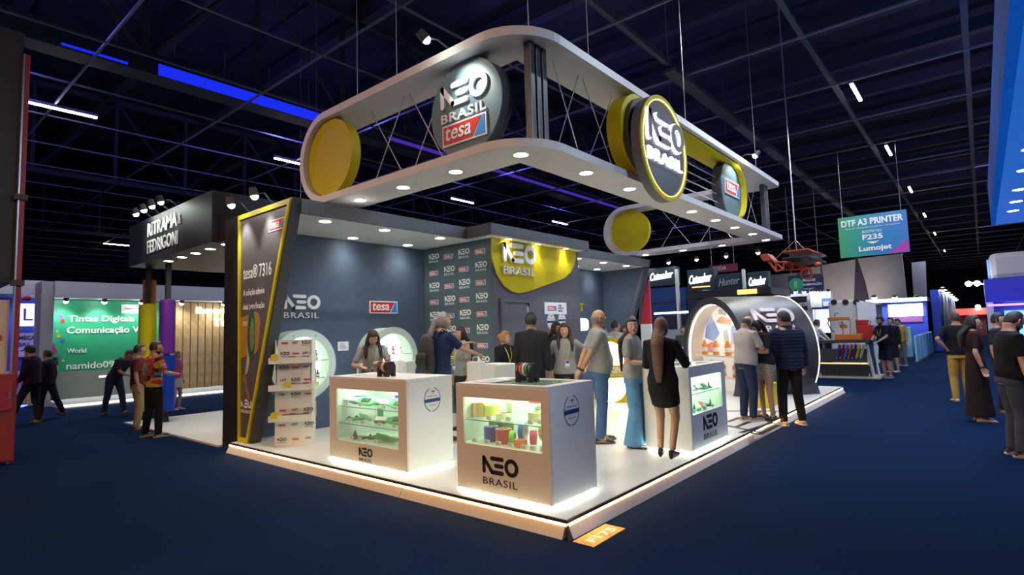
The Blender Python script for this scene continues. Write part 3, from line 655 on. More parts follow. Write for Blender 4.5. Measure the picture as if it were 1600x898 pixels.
def tool(M, x, y, z, kind, m, yaw, label, s=1.0):
    """long handled squeegees, scrapers and clamps: handle, blade, grip"""
    p = M @ Vector((x, y, z)); t = thing(kind, label, 'tool', p, R(yaw)+M.to_euler().z, 'green hand tools')
    MM = root_matrix(t)
    if kind == 'squeegee': MM = MM @ Matrix.Translation((0, 0, .03*s)) @ Matrix.Rotation(R(38), 4, 'X'); s *= 1.15
    if kind == 'squeegee':
        MB().extr([(-.16*s, 0), (.02*s, -.045*s), (.12*s, -.05*s), (.17*s, -.02*s), (.17*s, .02*s), (.12*s, .05*s), (.02*s, .045*s)], (0, 0, .0), (1, 0, 0), (0, 1, 0), .03).xf(MM).build('handle', m, t, bevel=.008)
        MB().box(-.17*s, -.06*s, -.02*s, .02*s, .028, .045).xf(MM).build('blade', WHITE, t); MB().box(.0, .1*s, -.02*s, .02*s, .03, .04).xf(MM).build('grip', GRD, t)
    elif kind == 'scraper':
        MB().extr([(-.07*s, -.05*s), (.05*s, -.05*s), (.07*s, 0), (.05*s, .05*s), (-.07*s, .05*s)], (0, 0, 0), (1, 0, 0), (0, 1, 0), .025).xf(MM).build('body', m, t, bevel=.006)
        MB().extr([(-.10*s, 0), (-.03*s, 0), (-.06*s, (.07 if 'black' in label else .025)*s)], (0, 0, .02), (1, 0, 0), (0, 0, 1), .012).xf(MM).build('fin', GRD, t)
    else:
        MB().box(-.02*s, .02*s, -.025*s, .025*s, 0, .16*s).xf(MM).build('body', m, t, bevel=.008); MB().box(-.07*s, .06*s, -.02*s, .02*s, 0, .04*s).xf(MM).build('foot', m, t, bevel=.006); MB().cyl((0, 0, .16*s), (0, 0, .18*s), .012*s, n=10).xf(MM).build('knob', WHITE, t)
    return t
T1 = [(.36, .35, 2, 'squeegee', BLU, 12, 'blue squeegee at the left of the top shelf'), (.62, .30, 2, 'squeegee', GRL, 8, 'light green squeegee in the middle of the top shelf'), (.85, .45, 2, 'squeegee', GRN, 15, 'green squeegee behind on the top shelf'), (1.22, .45, 2, 'squeegee', BLU, 14, 'blue squeegee at the right of the top shelf'), (1.25, .25, 2, 'squeegee', GRL, 5, 'light green squeegee at the front right of the top shelf'),
      (.38, .35, 1, 'scraper', GRN, 20, 'small green scraper at the left of the middle shelf'), (.55, .45, 1, 'scraper', GRN, 0, 'green scraper at the back of the middle shelf'), (.68, .28, 1, 'squeegee', GRL, 160, 'light green squeegee lying on the middle shelf'), (.96, .33, 1, 'applicator', GRN, 10, 'upright green applicator on the middle shelf'), (1.22, .4, 1, 'squeegee', GRN, 20, 'green squeegee at the right of the middle shelf'),
      (.55, .25, 0, 'scraper', GRD, 15, 'black and green scraper on the case floor'), (.80, .4, 0, 'scraper', GRD, -20, 'dark scraper at the back of the case floor'), (1.10, .26, 0, 'squeegee', GRN, 175, 'large green squeegee on the case floor'), (.98, .5, 0, 'scraper', GRN, 30, 'green scraper at the back right of the case floor')]
for x, y, lv, kd, m, yw, lab in T1: tool(M1, max(.16, x-.75*y), .06+y*.55, zs1[lv], kd, m, yw, lab+' of the tool counter', 1.3 if 'large' in lab else 1.2)
for lv, xs_, nm in ((2, (.22, .50, .98, 1.18), 'top shelf'), (1, (.28, .55, .88, 1.15), 'middle shelf'), (0, (.32, .48, .80, 1.25), 'case floor')):
    for k, x in enumerate(xs_): card(M1, x, .10, zs1[lv], 'white price card on the %s of the tool counter, %s from the left' % (nm, ords[k]))
bx = thing('white_carton', 'white carton standing at the back of the top shelf of the tool counter', 'carton', M1 @ Vector((.72, .58, zs1[2])))
MB().box(.62, .80, .52, .62, zs1[2], zs1[2]+.18).xf(M1).build('box', PAPER, bx, bevel=.004); MB().box(.64, .78, .518, .52, zs1[2]+.05, zs1[2]+.10).xf(M1).build('label_print', NAVYINK, bx)
for x, y, lv, kd, m, yw, lab in [(.66, .13, 1, 'squeegee', GRN, 5, 'green squeegee on the upper shelf'), (.48, .16, 1, 'squeegee', WHITE, 15, 'white squeegee on the upper shelf'), (.95, .16, 1, 'scraper', GRN, 40, 'small green scraper on the upper shelf'),
     (.70, .14, 0, 'squeegee', mat('tool_red', (.6, .08, .03), .4), 25, 'red squeegee on the case floor'), (.52, .15, 0, 'scraper', GRL, 0, 'light green scraper on the case floor'), (1.0, .17, 0, 'scraper', GRD, 40, 'dark scraper on the case floor')]:
    tool(M3, x, y, (.422, .661)[lv], kd, m, yw, lab+' of the counter by the black blazer')
for k, x in enumerate((.28, .42, .62, .88)): card(M3, x, .07, .422, 'white price card on the case floor of the blazer-side counter, %s from the left' % ords[k])
# ---- tape racks on the tops
def tape_rack(x, y, z, rz, label, cols):
    t = thing('tape_rack', label, 'tape rack', (x, y, z), rz); M = root_matrix(t)
    for sx in (-.105, .105):
        MB().extr([(-.06, 0), (-.03, 0), (-.015, .04), (.015, .04), (.03, 0), (.06, 0), (.06, .13), (.035, .175), (-.035, .175), (-.06, .13)], (sx-.03*(1 if sx > 0 else -1)-.02, 0, 0), (0, 1, 0), (0, 0, 1), .05).xf(M).build('stand_cheek', BLACK, t)
    MB().cyl((-.1, 0, .11), (.1, 0, .11), .018, n=10).xf(M).build('axle', BLACK, t)
    n = len(cols)
    for k, c in enumerate(cols):
        xx = -.075+.15*k/(n-1); MB().ring((xx-.014, 0, .115), (1, 0, 0), .062, .042, .020, 28).xf(M).build('tape_ring', mat('ring_%.2f_%.2f' % c[:2], c, .35), t)
    return t
tape_rack(-2.87, .47, PH+1.0, 0, 'black tape rack with red, white and green rings on the tool counter', [(.02, .3, .14), (.55, .06, .03), (.75, .70, .62), (.12, .05, .04), (.02, .02, .02)])
tape_rack(-.79, .55, PH+1.0, 0, 'black tape rack with red, white and green rings on the corner counter', [(.60, .10, .05), (.75, .16, .10), (.8, .78, .74), (.03, .33, .18), (.04, .30, .16)])
for k, (x, y, a) in enumerate(((-3.35, .48, 8), (-3.22, .55, -12), (-1.2, .5, 10), (-1.1, .42, -6))):
    t = thing('leaflet', ('white leaflet at the left of the tool counter top', 'white leaflet overlapping another on the tool counter top', 'white leaflet at the left of the corner counter top', 'white leaflet nearest the rack on the corner counter top')[k], 'leaflet', (x, y, PH+1.0), R(a))
    MB().box(-.11, .11, -.15, .15, 0, .003+.003*k).xf(root_matrix(t)).build('sheet', PAPER, t)
    b = MB()
    for j in range(5): b.box(-.08, .08-.02*(j % 3), -.1+.045*j, -.085+.045*j, .003+.003*k, .0035+.003*k)
    b.xf(root_matrix(t)).build('print_line', LOGOD, t)

# ================================================================== CARDBOARD TOWER
CBD = mat('tower_card', (.72, .69, .62), .6, noise=.03)
tw = thing('display_tower', 'white cardboard display tower with printed logos and projecting trays', 'display stand', (-5.04, .52, PH), R(52)); MT = root_matrix(tw)
def bt(mb, nm, m, par=tw, **k): return mb.xf(MT).build(nm, m, par, **k)
for k, (z0, z1) in enumerate(((0, .33), (.40, .75), (.82, 1.13), (1.19, 1.47))):
    w = .25-.012*k
    f = bt(MB().extr([(-w, z0), (w, z0), (w-.006, z1), (-w+.006, z1)], (0, -.17, 0), (1, 0, 0), UZ, .012), 'front_sheet', CBD)
    for j in range(2):
        for i in range(3):
            x = -w+.05+i*(2*w-.14)/2; z = z0+.04+j*(z1-z0-.13)
            if (i+j+k) % 3 == 0: bt(neo_logo(MB(), (x-.01, -.182, z), (1, 0, 0), UZ, .12, .002), 'printed_logo', LOGOD, f)
            elif (i+j+k) % 3 == 1: bt(text_into(MB(), 'tesa', (x, -.182, z+.03), (1, 0, 0), UZ, w=.09, d=.002, bold=.03, shear=.1), 'printed_word', TRED, f)
            else: bt(text_into(MB(), 'HIT', (x, -.182, z+.03), (1, 0, 0), UZ, w=.08, h=.035, d=.002, bold=.02), 'printed_word', LOGOD, f)
sd = MB(); sd.box(.235, .25, -.17, .17, 0, 1.47); bt(sd, 'side_sheet', CBD); bt(MB().box(-.25, -.235, -.17, .17, 0, 1.47), 'side_sheet', CBD); bt(MB().box(-.24, .24, .16, .17, 0, 1.47), 'back_sheet', CBD)
YTAG = mat('yellow_tag', (.62, .52, .03), .5)
for k, z in enumerate((.345, .765, 1.14)):
    tr = bt(MB().box(-.31, .26, -.30, .16, z, z+.015), 'tray', CBD)
    b = MB(); b.box(-.31, .26, -.305, -.29, z, z+.085); bt(b, 'tray_front', CBD, tr); bt(MB().box(.25, .262, -.30, .16, z, z+.10), 'tray_side', CBD, tr); bt(MB().box(-.312, -.30, -.30, .16, z, z+.06), 'tray_side', CBD, tr)
    bt(MB().extr([(0, 0), (.1, 0), (.1, .07), (.07, .09), (.03, .09), (0, .07)], (-.28+.17*(k == 1), -.307, z+.05), (1, 0, 0), UZ, .003), 'yellow_tag', YTAG, tr)
    for j in range(4):
        g = thing('tape_pack', 'small dark tape pack in the %s tray of the cardboard tower, %s from the left' % (('lowest', 'middle', 'top')[k], ords[j]), 'tape pack', MT @ Vector((-.1+.09*j, -.2, z+.015)), R(52), 'packs in the tower trays')
        gm = root_matrix(g)
        MB().box(-.04, .04, -.06, .06, 0, .075+.01*(j % 2)).xf(gm).build('pack', mat('pack_grey', (.16, .13, .14), .5), g, bevel=.006)
        MB().box(-.03, .03, -.062, -.06, .03, .06).xf(gm).build('pack_label', (PAPER, TRED)[j % 2], g)
for z in (.35, .80): bt(MB().tube([(.262, .05, z), (.275, 0, z+.1), (.275, 0, z+.22), (.262, .02, z+.25)], .008, 6), 'wire_hook', CHROME)

# ================================================================== ROUND WALL NICHES
NRIM = mat('niche_rim', (.55, .66, .60), .45, noise=.03)
def niche(y, z, label, bottles):
    X = -5.9; F = -5.55; t = thing('round_niche', label, 'display niche', (F, y, z-.55))
    MB().ring((X, y, z), (1, 0, 0), .54, .50, F-X, 64).build('drum', NRIM, t, smooth=True, auto=40)
    MB().ring((F, y, z), (1, 0, 0), .55, .43, .03, 64).build('rim', NRIM, t, smooth=True, auto=40)
    for k in range(8):
        a = 2*math.pi*(k+.5)/8; MB().cyl((F+.03, y+.49*math.cos(a), z+.49*math.sin(a)), (F+.036, y+.49*math.cos(a), z+.49*math.sin(a)), .012, n=8).build('rim_screw', CHROME, t)
    MB().cyl((X+.005, y, z), (X+.03, y, z), .50, n=48).build('lit_back', LEDN, t)
    for zz, hw in ((z-.22, .42), (z+.06, .47)):
        s = MB().box(X+.03, F-.02, y-hw, y+hw, zz-.01, zz).build('glass_shelf', GLASS, t); MB().box(F-.025, F-.02, y-hw, y+hw, zz-.01, zz).build('shelf_edge', GEDGE, s)
    spot('niche_light', (F-.1, y, z+.40), (X+.1, y, z-.5), 5, (.93, 1, .85), 150, .9, .1, t)
    for k, (dy, lv, h, r_, c, nm) in enumerate(bottles):
        zz = (z-.38, z-.22, z+.06)[lv]; b = thing('bottle', nm, 'bottle', (-5.7, y+dy, zz), 0, 'bottles in the round niches')
        MB().lathe([(r_, 0), (r_, h*.65), (r_*.45, h*.78), (r_*.4, h)], 14, (-5.7, y+dy, zz)).build('body', mat('bottle_%.2f%.2f%.2f' % c, c, .3), b, smooth=True, auto=50)
        MB().cyl((-5.7, y+dy, zz+h), (-5.7, y+dy, zz+h+.02), r_*.42, n=10).build('cap', DGREY, b); MB().ring((-5.7, y+dy, zz+h*.2), (0, 0, 1), r_+.001, r_, h*.3, 14).build('bottle_label', PAPER, b)
    return t
niche(.93, 1.21, 'lit round wall niche behind the cardboard tower', [(.30, 2, .14, .03, (.03, .35, .14), 'green bottle at the upper right of the niche behind the tower'), (.22, 1, .12, .035, (.06, .4, .2), 'green jar on the lower shelf of the niche behind the tower'), (.33, 1, .10, .03, (.05, .05, .06), 'black bottle on the lower shelf of the niche behind the tower'), (-.28, 2, .15, .03, (.03, .3, .12), 'green bottle at the upper left of the niche behind the tower'), (.28, 0, .13, .06, (.75, .62, .02), 'yellow tub at the bottom of the niche behind the tower')])
niche(2.66, 1.23, 'lit round wall niche behind the seated woman', [(-.02, 2, .17, .022, (.02, .4, .2), 'tall green bottle in the niche behind the seated woman'), (.12, 2, .13, .03, (.5, .03, .10), 'red bottle in the niche behind the seated woman'), (.30, 2, .10, .035, (.7, .7, .68), 'white jar in the niche behind the seated woman'), (.28, 1, .15, .03, (.02, .02, .025), 'black spray bottle in the niche behind the seated woman'), (.12, 1, .11, .05, (.72, .65, .55), 'cream tub on the lower shelf of the niche behind the seated woman'), (.0, 1, .12, .04, (.55, .25, .06), 'amber bottle on the lower shelf of the niche behind the seated woman')])
# ================================================================== BAR CHAIRS, TABLES
UPH = mat('white_upholstery', (.70, .73, .70), .5, noise=.03)
def bar_chair(x, y, rz, label):
    t = thing('bar_chair', label, 'chair', (x, y, PH), R(rz), 'white bar chairs'); M = root_matrix(t)
    def b(mb, n, m, **k): return mb.xf(M).build(n, m, t, **k)
    b(MB().box(-.21, .21, -.20, .20, .70, .78), 'seat', UPH, bevel=.025)
    pts = [(-.23, -.17), (-.23, .12), (-.17, .21), (0, .23), (.17, .21), (.23, .12), (.23, -.17), (.19, -.17), (.19, .10), (.14, .17), (0, .19), (-.14, .17), (-.19, .10), (-.19, -.17)]
    b(MB().extr(pts, (0, 0, .76), (1, 0, 0), (0, 1, 0), .32), 'backrest', UPH, bevel=.018)
    for sx in (-1, 1):
        for sy in (-1, 1): b(MB().tube([(sx*.16, sy*.15, .70), (sx*.21, sy*.20, 0)], .014, 8), 'leg', WHITE)
    for sy in (-1, 1): b(MB().tube([(-.195, sy*.187, .28), (.195, sy*.187, .28)], .010, 8), 'footrest', CHROME)
bar_chair(-4.62, 2.05, 20, 'white bar chair at the glass table behind the tool counter')
bar_chair(-2.28, 1.75, -10, 'white bar chair with paper bag behind the corner counter')
bar_chair(-4.36, 1.37, 52, 'white bar chair the seated woman sits on')
def bistro(x, y, label):
    t = thing('bar_table', label, 'table', (x, y, PH))
    MB().cyl((x, y, PH+1.05), (x, y, PH+1.062), .38, n=40).build('glass_top', mat('green_glass', (.20, .48, .38), .08, alpha=.6, noise=0), t)
    MB().ring((x, y, PH+1.05), (0, 0, 1), .382, .377, .012, 40).build('top_edge', GEDGE, t)
    MB().cyl((x, y, PH+.02), (x, y, PH+1.05), .03, n=14).build('column', CHROME, t); MB().lathe([(.24, 0), (.24, .012), (.05, .03), (.03, .05)], 28, (x, y, PH)).build('base', CHROME, t)
bistro(-4.42, 2.62, 'round green glass bar table in the left nook')
pb = thing('paper_bag', 'pale paper bag standing on the bar chair behind the corner counter', 'bag', (-2.5, 1.62, PH+.78))
MB().extr([(-.11, 0), (.11, 0), (.12, .33), (-.12, .33)], (-2.5, 1.68, PH+.78), (1, 0, 0), UZ, .10).build('bag_body', mat('bag_white', (.66, .66, .70), .6), pb)
MB().tube([(-2.56, 1.63, PH+1.11), (-2.55, 1.63, PH+1.17), (-2.45, 1.63, PH+1.17), (-2.44, 1.63, PH+1.11)], .004, 5).build('handle', WHITE, pb)
# white reception unit far right of nook
# ================================================================== TAPE ROLL SHAPED ARCH
AX = Vector((.62, .785, 0)).normalized(); TT = Vector((AX.y, -AX.x, 0)); CF = Vector((-2.13, 8.92, 0)); AL = 1.7; RO, RI, ZA = 1.28, 1.12, 1.0
arch = thing('arch_display', 'big dark tube shaped arch display with lit edge and logo on its side', 'display stand', (CF.x, CF.y, PH))
def arch_pt(r_, a, s): return CF + TT*(r_*math.cos(a)) + AX*s + Vector((0, 0, ZA + r_*math.sin(a)))
def arc_range(r_): t = math.asin((ZA-PH)/r_); return -t, math.pi+t
ARM = mat('arch_dark', (.055, .055, .06), .45, noise=.12, nscale=5)
def arch_shell(ro, ri, s0, s1, n=56):
    b = MB(); (a0, a1) = arc_range(ro); (b0, b1) = arc_range(ri)
    for k in range(n+1):
        ao = a0+(a1-a0)*k/n; ai = b0+(b1-b0)*k/n
        for r_, a in ((ro, ao), (ri, ai)):
            for s in (s0, s1): b.v.append(arch_pt(r_, a, s))
    for k in range(n):
        i = 4*k; j = i+4; b.f += [(i, i+1, j+1, j), (i+2, j+2, j+3, i+3), (i, j, j+2, i+2), (i+1, i+3, j+3, j+1)]
    b.f += [(0, 2, 3, 1), (4*n, 4*n+1, 4*n+3, 4*n+2)]
    return b
arch_shell(RO, RI, 0, AL).build('shell', ARM, arch, smooth=True, auto=40)
arch_shell(RI-.002, RI-.02, .06, .10).build('inner_led', mat('arch_led', (1, .9, .7), .5, emit=4, ecol=(1, .90, .72), noise=0), arch)
arch_shell(RI-.002, RI-.012, .10, AL-.05).build('inner_lining', mat('arch_lining', (.82, .74, .62), .5), arch, smooth=True, auto=40)
arch_shell(RO+.004, RO-.02, AL, AL+.02).build('edge_led', mat('edge_led', (1, .85, .7), .5, emit=3, ecol=(1, .82, .66), noise=0), arch)
for sgn in (1, -1):
    f = MB(); c = CF+TT*(sgn*.93)+AX*.28
    for k in range(2):
        z0, z1 = (PH, PH+.30)
    w0, w1 = .24, .15
    vs = []
    for z, w in ((PH, w0), (PH+.28, w1), (PH+.55, .13)):
        for a, bq in ((-1, -1), (1, -1), (1, 1), (-1, 1)): vs.append(c+TT*(a*w)+AX*(bq*.24)+Vector((0, 0, z)))
    f.add(vs, [(0, 1, 5, 4), (1, 2, 6, 5), (2, 3, 7, 6), (3, 0, 4, 7), (4, 5, 9, 8), (5, 6, 10, 9), (6, 7, 11, 10), (7, 4, 8, 11), (0, 3, 2, 1), (8, 9, 10, 11)]).build('foot', ARM, arch)
    f2 = MB(); c2 = CF+TT*(sgn*.95)+AX*(AL-.2)
    vs2 = [c2+(v-c) for v in vs]; f2.add(vs2, f.f).build('foot', ARM, arch)
# logo on the outer face, letters wrapped on the tangent plane
a_ = R(33); pc = arch_pt(RO+.002, a_, .86); up = (-TT*math.sin(a_)+Vector((0, 0, math.cos(a_)))).normalized()
neo_logo(MB(), pc-AX*.48-up*.28, AX, up, .98, .03).build('logo_lettering', mat('arch_logo', (.75, .68, .72), .4), arch)
# lit back board with colour print and shelves inside
bb = MB(); 
(b0, b1) = arc_range(RI-.02); poly = [((RI-.02)*math.cos(b0+(b1-b0)*k/30), ZA+(RI-.02)*math.sin(b0+(b1-b0)*k/30)) for k in range(31)]
bb.extr(poly, CF+AX*.42, -TT, UZ, .03).build('lit_board', mat('arch_board', (.9, .88, .84), .5, emit=.22, ecol=(1, .96, .9), noise=.02), arch)
PB = [('print_blue', (.02, .22, .75), [(-.95, 1.35), (-.55, 1.25), (-.30, 1.45), (-.62, 1.9), (-.85, 1.75)]), ('print_red', (.7, .06, .03), [(-.95, 1.0), (-.5, .98), (-.35, 1.12), (-.65, 1.26), (-.95, 1.15)]),
      ('print_orange', (.80, .25, .03), [(-.45, 1.72), (.15, 1.6), (.2, 1.74), (-.2, 1.86)]), ('print_dark', (.06, .06, .07), [(-.12, 1.05), (.08, 1.1), (.02, 1.55), (-.18, 1.5)]), ('print_sky', (.05, .35, .85), [(.1, 1.15), (.45, 1.3), (.42, 1.7), (.15, 1.6)]), ('print_red', (.7, .06, .03), [(-.3, .98), (.35, .98), (.5, 1.12), (.1, 1.05)]),
      ('print_dark', (.06, .06, .07), [(-.3, 1.9), (.0, 1.85), (.02, 1.98), (-.28, 2.02)])]
for nm, c, pg in PB:
    MB().extr([(-x_, z_) for x_, z_ in pg][::-1], CF+AX*.42, -TT, UZ, .034).build('colour_print', mat(nm, c, .45), arch)
# shelf of orange machines
sh = MB(); sh.box(-.95, .95, -.02, .02, 0, .03)
for z in (.45, .92):
    b = MB(); P0 = CF+AX*.2
    b.extr([(-1.0, z), (1.0, z), (1.0, z+.03), (-1.0, z+.03)], P0+AX*.18, TT, UZ, .22).build('shelf', WHITE, arch)
for k in range(7):
    z = .48 if k % 2 else .95; s = -.75+.24*k; t = thing('orange_canister', 'orange canister on the %s shelf inside the arch, %s from the left' % (('upper', 'lower')[k % 2], ords[k]), 'canister', CF+AX*.28+TT*s+Vector((0, 0, z)), 0, 'canisters in the arch')
    c = CF+AX*.28+TT*s+Vector((0, 0, z)) if k % 2 else CF+AX*.28+TT*s+Vector((0, 0, .95))
    MB().lathe([(.07, 0), (.07, .24), (.03, .29), (.03, .33)], 14, c).build('body', mat('canister_orange', (.75, .28, .03), .35), t, smooth=True, auto=50); MB().lathe([(.034, .33), (.034, .36)], 10, c).build('cap', WHITE, t); MB().lathe([(.072, .08), (.072, .18)], 14, c).build('canister_label', PAPER, t)
spot('inner_light', CF+AX*.1+Vector((0, 0, 1.95)), CF+AX*.35+Vector((0, 0, .4)), 9, (1, .95, .86), 140, .8, .15, arch)
# ================================================================== YELLOW FIGURE-EIGHT STAND
e8 = thing('ring_display', 'yellow figure of eight stand with two lit round niches behind the bald man', 'display stand', (-3.35, 6.45, PH))
E0 = Vector((-3.35, 6.45, PH)); ED = Vector((.77, .64, 0)); EN = Vector((ED.y, -ED.x, 0))
for z, r_ in ((.92, .40), (.34, .42)):
    MB().ring(E0+Vector((0, 0, z))-EN*.02, EN, r_, r_-.09, .16, 44).build('yellow_ring', YEL, e8, smooth=True, auto=40)
    MB().ring(E0+Vector((0, 0, z))+EN*.06, EN, r_-.09, r_-.115, .03, 44).build('ring_led', mat('ring_led', (1, .9, .7), .5, emit=8, ecol=(1, .9, .68), noise=0), e8)
    MB().cyl(E0+Vector((0, 0, z)), E0+Vector((0, 0, z))+EN*.02, r_-.09, n=40).build('lit_back', mat('ring_back', (.9, .85, .75), .5, emit=.3, ecol=(1, .92, .78), noise=0), e8)
MB().extr([(-.36, .50), (.36, .50), (.36, .75), (-.36, .75)], E0+EN*.10, ED, UZ, .05).build('name_band', YEL, e8)
neo_logo(MB(), E0+EN*.15-ED*.02+Vector((0, 0, .53)), ED, UZ, .30, .01).build('logo_lettering', LOGOW, e8)
e9 = thing('perfume_tray', 'small white tray with clear bottles on the yellow ring stand', 'tray', (-3.5, 6.5, 1.46))
MB().box(-3.75, -3.35, 6.35, 6.65, 1.456, 1.475).build('tray_plate', WHITE, e9, bevel=.005)
for k in range(4): MB().lathe([(.035, 0), (.035, .1), (.012, .13), (.012, .18)], 12, (-3.68+.09*k, 6.45+.05*(k % 2), 1.475)).build('bottle_part', mat('clear_bottle', (.75, .78, .72), .15, alpha=.7), e9, smooth=True, auto=50)
# ================================================================== YELLOW BOX BAG
yb = thing('yellow_box', 'yellow cardboard box standing on the platform behind the man in the grey polo', 'box', (-.58, 7.2, PH), R(3)); MY = root_matrix(yb)
MB().box(-.22, .17, -.3, .45, 0, .40).xf(MY).build('carton', YEL, yb, bevel=.006); MB().box(-.22, .17, .07, .075, .4, .402).xf(MY).build('seam', mat('yellow_dark', (.45, .36, .01), .5), yb)
text_into(MB(), 'HIT', (.17, 0, .16), (0, 1, 0), UZ, w=.2, h=.08, d=.002).xf(MY).build('print_word', mat('yellow_dark', (.45, .36, .01), .5), yb)
gw = thing('gift_bag', 'grey patterned carrier bag on top of the yellow box', 'bag', (-.62, 7.15, PH+.40)); MB().extr([(-.14, 0), (.14, 0), (.15, .16), (-.15, .16)], (-.62, 7.2, PH+.40), (1, 0, 0), UZ, .1).build('bag_body', mat('bag_grey', (.30, .28, .30), .6, noise=.5, nscale=40), gw); MB().tube([(-.68, 7.15, PH+.56), (-.66, 7.15, PH+.66), (-.57, 7.15, PH+.66), (-.55, 7.15, PH+.56)], .005, 5).build('handle', mat('bag_yellow', (.6, .45, .1), .6), gw)
# ================================================================== PEOPLE
SKIN = {'a': mat('skin_light', (.56, .33, .23), .5, noise=.05), 'b': mat('skin_mid', (.44, .25, .16), .5, noise=.05), 'c': mat('skin_tan', (.34, .18, .11), .5, noise=.05)}
EYEW = mat('eye_white', (.7, .68, .65), .3, noise=0); IRIS = mat('iris', (.03, .02, .015), .2, noise=0); LIPS = mat('lips', (.40, .13, .11), .5); LASH = mat('brow', (.035, .022, .016), .7)
def fabric(name, c, wr=.35, sc=9, noise=.12): return mat(name, c, .85, noise=noise, nscale=sc, bump=wr, spec=.2)
def ik(a, t, l1, l2, pole):
    d = t-a; L = min(d.length, (l1+l2)*.998); d = d.normalized(); t = a+d*L
    x = (l1*l1-l2*l2+L*L)/(2*L); h = math.sqrt(max(l1*l1-x*x, 1e-6)); p = pole-d*pole.dot(d); p.normalize()
    return a+d*x+p*h, t
TORSO = {'m': [(-.12, .13, .10), (-.05, .168, .118), (.03, .170, .118), (.12, .158, .112), (.22, .160, .112), (.33, .182, .122), (.42, .190, .112), (.485, .165, .092), (.53, .085, .068), (.57, .060, .060), (.63, .058, .060)],
         'f': [(-.12, .13, .10), (-.05, .170, .115), (.03, .170, .115), (.11, .145, .10), (.19, .130, .092), (.29, .148, .118), (.36, .155, .112), (.43, .158, .092), (.475, .135, .078), (.515, .070, .058), (.55, .050, .050), (.61, .048, .050)]}
def limb(mb, pts, rs, n=12):
    """rounded tapered chain"""
    pts = [Vector(p) for p in pts]
    a = (pts[0]-pts[1]).normalized(); b = (pts[-1]-pts[-2]).normalized()
    P = [pts[0]+a*rs[0]*.9, pts[0]+a*rs[0]*.5]+pts+[pts[-1]+b*rs[-1]*.5, pts[-1]+b*rs[-1]*.9]; Q = [rs[0]*.4, rs[0]*.85]+list(rs)+[rs[-1]*.85, rs[-1]*.4]
    mb.tube(P, Q, n)
def remesh(o, vox, smooth=3, ratio=1.0, fac=.5):
    r_ = o.modifiers.new('skin', 'REMESH'); r_.mode = 'VOXEL'; r_.voxel_size = vox; r_.use_smooth_shade = True
    if smooth: s = o.modifiers.new('soft', 'SMOOTH'); s.factor = fac; s.iterations = smooth
    if ratio < 1: d = o.modifiers.new('thin', 'DECIMATE'); d.ratio = ratio
